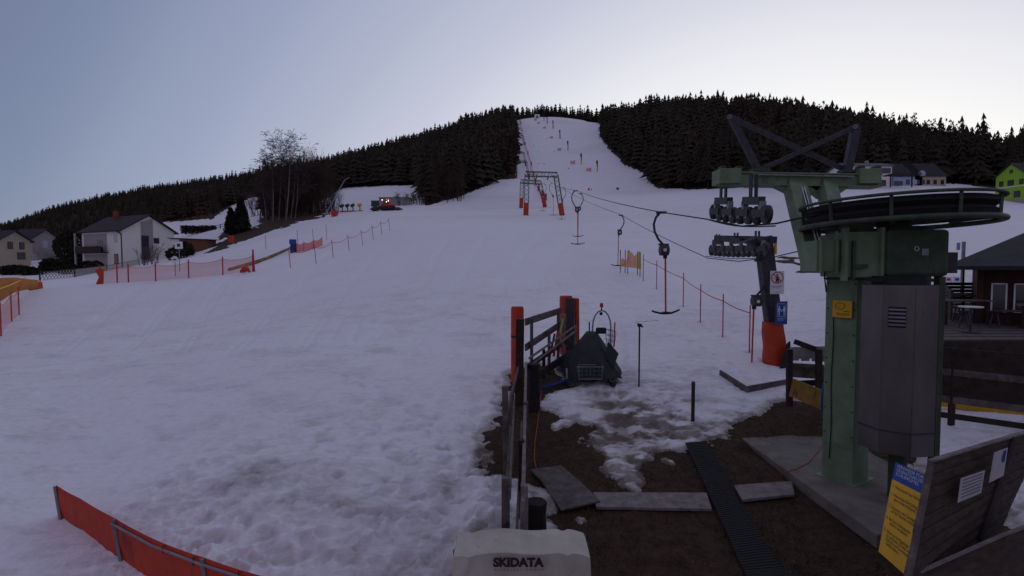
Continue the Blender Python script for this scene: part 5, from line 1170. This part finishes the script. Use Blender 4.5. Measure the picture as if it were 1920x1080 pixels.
for i, (px_, y_, w_, h_) in enumerate(((136,118,6,8.0),(122,135,5,6),(146,104,4.5,3.6),(98,104,4,2.6),(30,100,6,1.6),(60,96,4,1.2),(132,92,4,1.4))):
    blob_shrub('dark_shrub', ['tall dark evergreen shrub left of the white house','dark evergreen clump above the village road','broad dark evergreen beside the balcony','low dark bush beside the village road','wide low hedge below the cream house','low hedge bush at the bend of the road','dark bush at the start of the lattice fence'][i], 'bush', AT(px_,y_), w_, h_, cedar, 1400, .5, seed=80+i)
# village road
rp = [(96,500),(110,488),(112,470),(106,455),(120,445)]
rdm = MB(); cps = [GP(a,b,70,260) for a,b in rp]
for a, b in zip(cps, cps[1:]):
    d = (b-a); sd = Vector((2.6,0,0)); rdm.add([a-sd+Vector((0,0,.15)), a+sd+Vector((0,0,.15)), b+sd+Vector((0,0,.15)), b-sd+Vector((0,0,.15))], [(0,1,2,3)])
ro = part('road', rdm, asphalt); tagit(ro, kind='structure')
# lattice garden fence
lf = thing('lattice_fence', 'low white diagonal lattice fence at the foot of the white house garden', 'fence', AT(160,70))
P0 = [GP(75,527,30), GP(140,520,30), GP(200,508,30), GP(262,496,30)]
for a, b in zip(P0, P0[1:]):
    mb = MB(); n = int((b-a).length/.45)
    for k in range(n):
        p = a.lerp(b, k/n); q = a.lerp(b, min(1,(k+1.6)/n)); mb.bar(p+Vector((0,0,.05)), q+Vector((0,0,.85)), .03, .05); mb.bar(q+Vector((0,.03,.05)), p+Vector((0,.03,.85)), .03, .05)
    part('lattice_panel', mb, plaster_g, lf); part('rail', MB().bar(a+Vector((0,0,.9)), b+Vector((0,0,.9)), .05, .06), woodd, lf); part('post', MB().box(a+Vector((0,0,.5)), (.1,.1,1.1)), woodd, lf)
# yard rail fence
yf = thing('rail_fence', 'dark wooden rail fence between the hedge and the conifers', 'fence', AT(420,126))
for z in (.5,1.0): part('rail', MB().bar(AT(404,126,z), AT(440,128,z), .06, .12), woodd, yf)
for px_ in (404,413,422,431,440): part('post', MB().box(AT(px_,126,.55), (.14,.14,1.2)), woodd, yf)
# ------------------------------------------------------------------ birches and thicket
birchpos = [(512,118,23,.0,.0),(522,120,24,.06,.02),(536,117,25,.09,0),(545,121,23,.12,0),(500,122,17,-.12,0),(553,119,17,.10,0)]
for i, (px_, y_, h_, lx, ly) in enumerate(birchpos):
    h_ *= .76
    lab = ['straight pale-trunked birch, tallest of the bare group by the piste edge','birch leaning slightly right in the middle of the bare group','birch with a long pale leaning trunk in the bare group','right birch of the bare group with drooping crown','short slender birch at the left of the bare group','short slender birch at the right of the bare group'][i]
    b = AT(px_, y_); t = thing('birch_tree', lab, 'birch', b, 'bare birches by the piste edge'); rg = random.Random(100+i); tm_ = MB(); bm_ = MB()
    bare_tree(bm_, b, h_*.9, rg, .44, (lx,ly), h_*.006, 4, 24, .22, .023)
    top_ = b+Vector((lx,ly,1)).normalized()*h_*.8; tm_.tube([b-Vector((0,0,.3)), b.lerp(top_,.4)+Vector((.15,0,0)), top_], [h_*.009,h_*.007,h_*.003], 6)
    part('trunk', tm_, birchm, t); part('branches', bm_, twig, t)
th = MB(); rg = random.Random(9)
for k in range(150):
    f = rg.random(); px_ = 490+135*f+rg.uniform(-6,6); y_ = rg.uniform(122,150); h_ = np.interp(px_, [480,520,560,600,630], [7,12,14,13,6])*rg.uniform(.7,1.1)
    bare_tree(th, AT(px_,y_), h_, rg, .35, (rg.uniform(-.1,.1),0), .12, 2, 9)
o = single('thicket', th, foliage2, 'dense brown leafless thicket behind the birches at the piste edge', 'thicket', kind='stuff')
th = MB()
for k in range(70):
    px_ = rg.uniform(795,870); y_ = rg.uniform(150,185); bare_tree(th, AT(px_,y_), rg.uniform(6,12), rg, .4, (rg.uniform(-.1,.1),0), .1, 2, 8)
for k in range(60):
    px_ = rg.uniform(740,800); y_ = rg.uniform(146,158); bare_tree(th, AT(px_,y_), rg.uniform(2,3.5), rg, .6, (rg.uniform(-.3,.3),0), .07, 2, 8)
single('thicket', th, foliage2, 'brown leafless thicket at the lower left corner of the forest above the groomer', 'thicket', kind='stuff')
th = MB()
for k in range(26):
    px_ = rg.uniform(612,634); bare_tree(th, AT(px_,rg.uniform(118,126)), rg.uniform(3,6), rg, .5, (rg.uniform(-.3,.3),0), .05, 2, 8)
single('pale_shrub', th, twig, 'pale bare shrub at the right end of the birch thicket', 'shrub')
th = MB()
for k in range(20): bare_tree(th, AT(rg.uniform(462,486),rg.uniform(150,160)), rg.uniform(4,8), rg, .5, (rg.uniform(-.4,.2),0), .06, 2, 8)
single('pale_shrub', th, twig, 'pale bare shrub left of the birches on the snow', 'shrub')
# ------------------------------------------------------------------ left piste furniture
def pole_line(name, label, spots, h, r, m, ropem=None, sag=.25, lean=0, net=None, netm=None, cat='fence', toph=None):
    P = [AT(px, y) for px, y in spots]; t = thing(name, label, cat, P[0])
    for p in P: part('post', MB().tube([p-Vector((0,0,.1)), p+Vector((-lean,0,h))], r, 6), m, t)
    for i, (a, b) in enumerate(zip(P, P[1:])):
        if ropem:
            hh_ = toph or h*.88; pts = [a.lerp(b, k/8)+Vector((-lean*.9,0,hh_-sag*4*(k/8)*(1-k/8))) for k in range(9)]; part('rope', MB().tube(pts, r*.8, 4), ropem, t)
        if net:
            V = []
            for k in range(9):
                f = k/8; q = a.lerp(b, f); q.z = g1(q.x,q.y); V += [q+Vector((0,0,.05)), q+Vector((0,0,net-.18*4*f*(1-f)))]
            mb = MB(); mb.add(V, [(2*k,2*k+2,2*k+3,2*k+1) for k in range(8)]); part('net', mb, netm, t)
            part('net_hem', MB().tube([V[2*k+1] for k in range(9)], .02, 4), nety, t)
    return t
pole_line('rope_fence', 'rope fence of thin red poles climbing right across the piste, left half', [(545,43.5),(593,45),(625,49),(655,53),(680,56.5),(700,60),(716,63.5),(731,66.5)], 1.7, .03, redp, orange, .3, .15)
pole_line('net_fence', 'long pink net fence on thick red posts below the white house', [(188,42),(220,42),(241,42),(292,42),(354,42.5),(418,43),(474,43.5)], 1.55, .055, redp, None, net=1.35, netm=netp)
pole_line('net_fence', 'orange and pink net fence running out of the left edge', [(-40,21),(2,23),(22,26),(36,28)], 1.55, .035, redp, None, net=1.4, netm=netp)
# orange crowd barrier net, upper left edge
mt_ = thing('orange_mat', 'bulky orange and yellow padded netting at the left edge', 'padding', GP(30,545))
V = []; ns_ = 16
for k in range(ns_+1):
    f = k/ns_; px_ = -40+112*f; yt_ = np.interp(f, [0,.35,.6,.8,1], [535,521,520,523,525]); yb_ = np.interp(f, [0,.35,.6,.8,1], [596,566,548,543,541]); yy_ = np.interp(f, [0,1], [27,39])
    for j in range(6): V.append(W(px_, yt_+(yb_-yt_)*j/5, yy_-.5*math.sin(PI*j/5)))
mb = MB(); mb.add(V, [(k*6+j, k*6+j+1, (k+1)*6+j+1, (k+1)*6+j) for k in range(ns_) for j in range(5)]); part('netting', mb, M('faded_orange',(.4,.09,.02),.8,0,.35,.9,.3,col2=(.42,.22,.03)), mt_, smooth=True)
part('folded_end', MB().slab([W(52,543,38),W(70,528,39),W(72,541,39),W(58,546,38)], (0,.4,0)), orange, mt_); part('yellow_rope', MB().tube([W(-10,545,29), W(20,534,32.5), W(48,521,37)], .05, 5), yellow, mt_)
# net end bundle, signs by the net
q = AT(187,41.5); single('net_bundle', MB().tube([q, q+Vector((.15,0,.6)), q+Vector((0,0,1.2))], [.25,.16,.3], 8), orange, 'gathered orange bundle at the left end of the pink net fence', 'netting')
for i, (px_, y_, h_) in enumerate(((329,45,1.5),(337,50,2.6))):
    q = AT(px_, y_); t = thing('piste_sign', ['short round-headed sign behind the pink net','white rectangular sign behind the pink net, right of the round one'][i], 'sign', q); part('pole', MB().tube([q, q+Vector((0,0,h_))], .04, 6), steel, t)
    if i: part('panel', MB().box(q+Vector((0,-.05,h_)), (.75,.04,.7)), white, t); part('symbol', MB().box(q+Vector((0,-.08,h_)), (.3,.01,.3)), steel_d, t)
    else: part('panel', MB().cyl(q+Vector((0,-.06,h_)), q+Vector((0,-.02,h_)), .3, 16), white, t); part('symbol', MB().box(q+Vector((0,-.08,h_)), (.3,.01,.1)), steel_d, t)
q = AT(462,43); single('orange_bundle', MB().tube([q+Vector((-.5,0,.1)), q+Vector((-.2,0,.3)), q+Vector((.1,0,.35)), q+Vector((.3,0,.1))], [.1,.25,.2,.08], 8), orange, 'crumpled orange netting on the snow at the right end of the net fence', 'netting')
q = AT(477,43.6); single('thick_red_pole', MB().tube([q, q+Vector((-.1,0,1.9))], .07, 8), redp, 'thick leaning red pole where the net fence meets the long hose', 'pole')
# hose / conveyor edge
hp = [GP(a,b,30,90) for a,b in ((430,508),(470,497),(500,487),(525,476),(548,465))]
single('padded_pipe', MB().tube([p+Vector((0,0,.12)) for p in hp], [.16,.2,.2,.18,.14], 8), M('pipe_ochre',(.3,.2,.08),.85,0,.5,.9,.2,col2=(.06,.055,.05)), 'long ochre and black pipe lying on the snow up to the blue padded post', 'pipe')
q = AT(550,58); t = thing('blue_padded_post', 'thick blue padded post on the left part of the piste', 'padded post', q)
part('pad', MB().cyl(q-Vector((0,0,.1)), q+Vector((0,0,1.45)), .34, 10), bluef, t, bev=.05); part('top_pad', MB().cyl(q+Vector((-.04,0,1.0)), q+Vector((-.04,0,1.5)), .39, 10), blue, t, bev=.04)
pole_line('safety_net', 'pink sagging net right of the blue padded post', [(556,58),(570,58),(588,59),(604,61)], 1.1, .03, redp, None, net=1.0, netm=M('pink_net_dense',(.75,.2,.2),.8,0,.2,3,0,trans=.15))
for i, (px_, y_, h_) in enumerate(((559,62,2.2),(613,66,2.0),(588,63,2.0),(499,66,1.9))):
    stick('marker_pole', ['thin marker pole right behind the blue padded post','lone thin marker pole right of the pink net','thin marker pole behind the middle of the pink net','lone thin marker pole left of the blue padded post, further up'][i], px_, y_, h_, .03, redp, group='thin marker poles', dx=-.1)
# snow lance
a = AT(607,112); t = thing('snow_lance', 'long thin leaning snow lance in front of the thicket', 'snow lance', a)
part('mast', MB().tube([a, W(646,338,112), W(656,332,112)], [.12,.09,.06], 6), steel, t); part('foot', MB().box(a+Vector((0,0,.3)), (.4,.4,.8)), steel_d, t)
q = AT(627,112); t = thing('hydrant_box', 'small red box at the foot of the snow lance', 'box', q); part('box', MB().box(q+Vector((0,0,.6)), (1.1,.8,1.3)), redp, t, bev=.05); part('lid', MB().box(q+Vector((0,0,1.3)), (.7,.5,.2)), redp, t)
# snow guns row
for i, px_ in enumerate((642,652,662,675)):
    q = AT(px_, 128); t = thing('snow_gun', ['leftmost','second','third','rightmost'][i]+' of four fan snow guns parked in a row', 'snow gun', q, 'parked snow guns')
    part('sled', MB().bar(q+Vector((-.7,0,.15)), q+Vector((.7,0,.15)), .8, .15), redp if i < 3 else yellow, t); part('stand', MB().bar(q+Vector((0,0,.2)), q+Vector((0,0,1.2)), .2,.2), steel_d, t)
    part('fan_barrel', MB().cyl(q+Vector((-.45,0,1.35)), q+Vector((.35,-.2,1.7)), .42, 14, .34), green_d if i < 3 else yellow, t)
# container
q = AT(728,150); t = thing('grey_container', 'flat grey container building behind the groomer', 'container', q); part('wall', MB().box(q+Vector((2.0,0,.8)), (8.5,3,2.4)), grey, t); part('roof', MB().box(q+Vector((2.0,0,2.1)), (8.8,3.3,.2)), steel_d, t)
q = AT(705,150); t = thing('low_green_store', 'low dark green store left of the grey container', 'container', q); part('wall', MB().box(q+Vector((.2,0,.6)), (2.6,2.4,1.5)), green_d, t); part('lid', MB().box(q+Vector((.2,0,1.42)), (2.8,2.6,.15)), grey, t)
# groomer
q = AT(726,126); t = thing('snow_groomer', 'red snow groomer with its lamps lit, front blade to the left', 'snow groomer', q)
part('body', MB().box(q+Vector((.3,0,1.1)), (3.0,2.2,.7)), redp, t, bev=.1); cab_ = part('cab', MB().slab([q+Vector((-1.0,-.9,1.46)), q+Vector((.6,-.9,1.46)), q+Vector((.5,-.9,2.5)), q+Vector((-.6,-.9,2.5))], (0,1.8,0)), redp, t, bev=.08)
part('windscreen', MB().slab([q+Vector((-.8,-.93,1.6)), q+Vector((.4,-.93,1.6)), q+Vector((.35,-.93,2.3)), q+Vector((-.55,-.93,2.3))], (0,.02,0)), glass, cab_)
for sy in (-1.3,1.3): part('track', MB().box(q+Vector((.2,sy,.5)), (4.2,.8,.9)), black, t, bev=.3)
part('front_blade', MB().slab([q+Vector((-3.9,-2,.1)), q+Vector((-3.5,-2,.3)), q+Vector((-2.6,-2,.9)), q+Vector((-2.3,-2,.9)), q+Vector((-2.4,-2,.1))], (0,4,0)), steel_d, t)
part('rear_tiller', MB().box(q+Vector((2.9,0,.35)), (1.1,4,.5)), steel_d, t, bev=.05)
for dx, dz, m_ in ((-.95,2.45,lampw),(.1,2.0,lampw),(.15,2.62,lampr),(.62,2.6,lampr),(.55,2.25,lampw)): part('lamp', MB().box(q+Vector((dx,-1.02,dz)), (.13,.1,.12)), m_, t)
# ------------------------------------------------------------------ right rope fence, yellow netting
pole_line('rope_fence', 'rope fence of red poles with an orange cord, right of the nearest T-bar', [(1206,30),(1231,27.5),(1281,23.3),(1313,20.6),(1355,18.5),(1405,16.6)], 1.55, .022, redp, orange, .05, 0, toph=1.3)
t = pole_line('yellow_netting', 'folded yellow netting on dark poles at the upper end of the right rope fence', [(1163,33),(1172,33),(1177,32.5),(1195,32),(1200,31.5)], 1.5, .025, textr, None, cat='netting')
V = []
for k in range(13):
    f = k/12; px_ = 1162+34*f; top_ = np.interp(f, [0,.2,.3,.5,.8,1], [.85,1.1,.75,1.6,1.15,1.45]); b_ = AT(px_, 32.8-.8*f); V += [b_+Vector((0,.1*math.sin(k*2),.45)), b_+Vector((0,-.15*math.sin(k*1.7),top_))]
mb = MB(); mb.add(V, [(2*k,2*k+2,2*k+3,2*k+1) for k in range(12)]); part('net', mb, nety, t)
b_ = AT(1199,31.4); part('yellow_flag', MB().slab([b_+Vector((-.08,0,.5)), b_+Vector((.1,0,.5)), b_+Vector((.08,0,1.5)), b_+Vector((-.06,0,1.6))], (0,.02,0)), yelgreen, t)
# ------------------------------------------------------------------ on the steep slope
LN = ['lowest and largest','second lowest','third lowest','fourth lowest','fifth lowest','second highest','highest']
for i, (px_, py_2, s_, ) in enumerate(((1120,322,1),(1090,308,1),(1065,282,1),(1050,260,1),(1037,241,1),(1026,232,1),(1020,226,1))):
    q = GP(px_, py_2, 230, 640); hh_ = q.y*20/960*np.interp(i,[0,1,2,6],[1.0,.95,.85,.55]); t = thing('slope_lance', LN[i]+' padded snow lance standing on the steep piste', 'snow lance', q, 'padded snow lances on the steep piste')
    part('pad', MB().cyl(q-Vector((0,0,.2)), q+Vector((0,0,hh_*.45)), hh_*.065, 8), yellow if i < 3 else redp, t); part('mast', MB().cyl(q+Vector((0,0,hh_*.45)), q+Vector((-.2,0,hh_)), hh_*.05, 8), woodd, t)
    part('head', MB().box(q+Vector((-.2,0,hh_*.88)), (hh_*.14,hh_*.14,hh_*.3)), woodd, t)
    nx = -5.0*q.y/300; r_ = q+Vector((nx,0,0)); r_.z = g1(r_.x, r_.y); t = thing('slope_net', 'small red net panel left of the '+LN[i]+' padded snow lance', 'net', r_, 'small red nets on the steep piste')
    part('net', MB().slab([r_+Vector((-1.2,0,.1)), r_+Vector((1.2,0,.1)), r_+Vector((1.4,0,2.0)), r_+Vector((-.8,0,1.8))], (0,.05,0)), netr, t)
    for dx in (-1.2,1.2): part('post', MB().tube([r_+Vector((dx,0,0)), r_+Vector((dx,0,2.2))], .12, 5), redp, t)
q = GP(1158,358,150,300); t = thing('blue_marker', 'small blue board at the foot of the steep piste', 'sign', q); part('panel', MB().box(q+Vector((0,0,1.0)), (1.1,.1,.9)), blue, t); part('post', MB().box(q+Vector((0,.1,.4)), (.1,.1,1)), steel_d, t)
q = GP(1163,298,200,500); t = thing('person', 'tiny distant person in dark clothes standing near the right edge of the steep piste', 'person', q)
pm_ = MB(); pm_.tube([q+Vector((-.22,0,0)), q+Vector((-.16,0,.9)), q+Vector((0,0,1.05)), q+Vector((0,0,1.5)), q+Vector((0,0,1.62)), q+Vector((0,0,1.72)), q+Vector((0,0,1.9))], [.12,.16,.25,.27,.1,.14,.08], 8)
pm_.tube([q+Vector((.22,0,0)), q+Vector((.14,0,.9)), q+Vector((.02,0,1.1))], [.12,.16,.2], 8); pm_.tube([q+Vector((-.25,0,1.5)), q+Vector((-.4,-.1,1.1)), q+Vector((-.35,-.3,.9))], .08, 6); pm_.tube([q+Vector((.25,0,1.5)), q+Vector((.4,-.1,1.1)), q+Vector((.35,-.3,.9))], .08, 6)
part('body', pm_, steel_d, t)
q = GP(1007,222,400,640); t = thing('lift_top_cabin', 'small white cabin at the very top of the tow track', 'cabin', q); part('wall', MB().box(q+Vector((0,0,2)), (6,4,4.5)), white, t, bev=.8); part('doorway', MB().box(q+Vector((0,-2.02,1.2)), (2,.1,2.5)), steel_d, t)
for i, (px_, py_2) in enumerate(((985,247),(1000,273),(1010,285),(1015,240),(1026,260),(1010,307),(1020,308),(1039,285),(1066,316))):
    q = GP(px_, py_2, 230, 640); single('dirt_clod', MB().add([q+Vector(v_) for v_ in ((-.5,0,.1),(.4,-.3,.1),(.6,.3,.1),(0,.2,.55),(-.1,-.4,.3))], [(0,1,4),(1,2,3),(2,0,3),(0,4,3),(4,1,3)]), woodd, 'small dark clod on the steep piste', 'clod', 'dark clods on the steep piste')
q = GP(1104,357,150,300); single('marker_flag', MB().box(q+Vector((0,0,.5)), (.7,.1,.9)).box(q+Vector((1,0,.4)), (.3,.1,.8)), redp, 'tiny red marker at the foot of the steep piste behind the T-bar rope', 'marker')
for o_ in bpy.data.objects:
    if o_.get('label') and len(o_['label'].split()) > 16: print('LONG', o_['label'])
print('objects', len(bpy.data.objects))
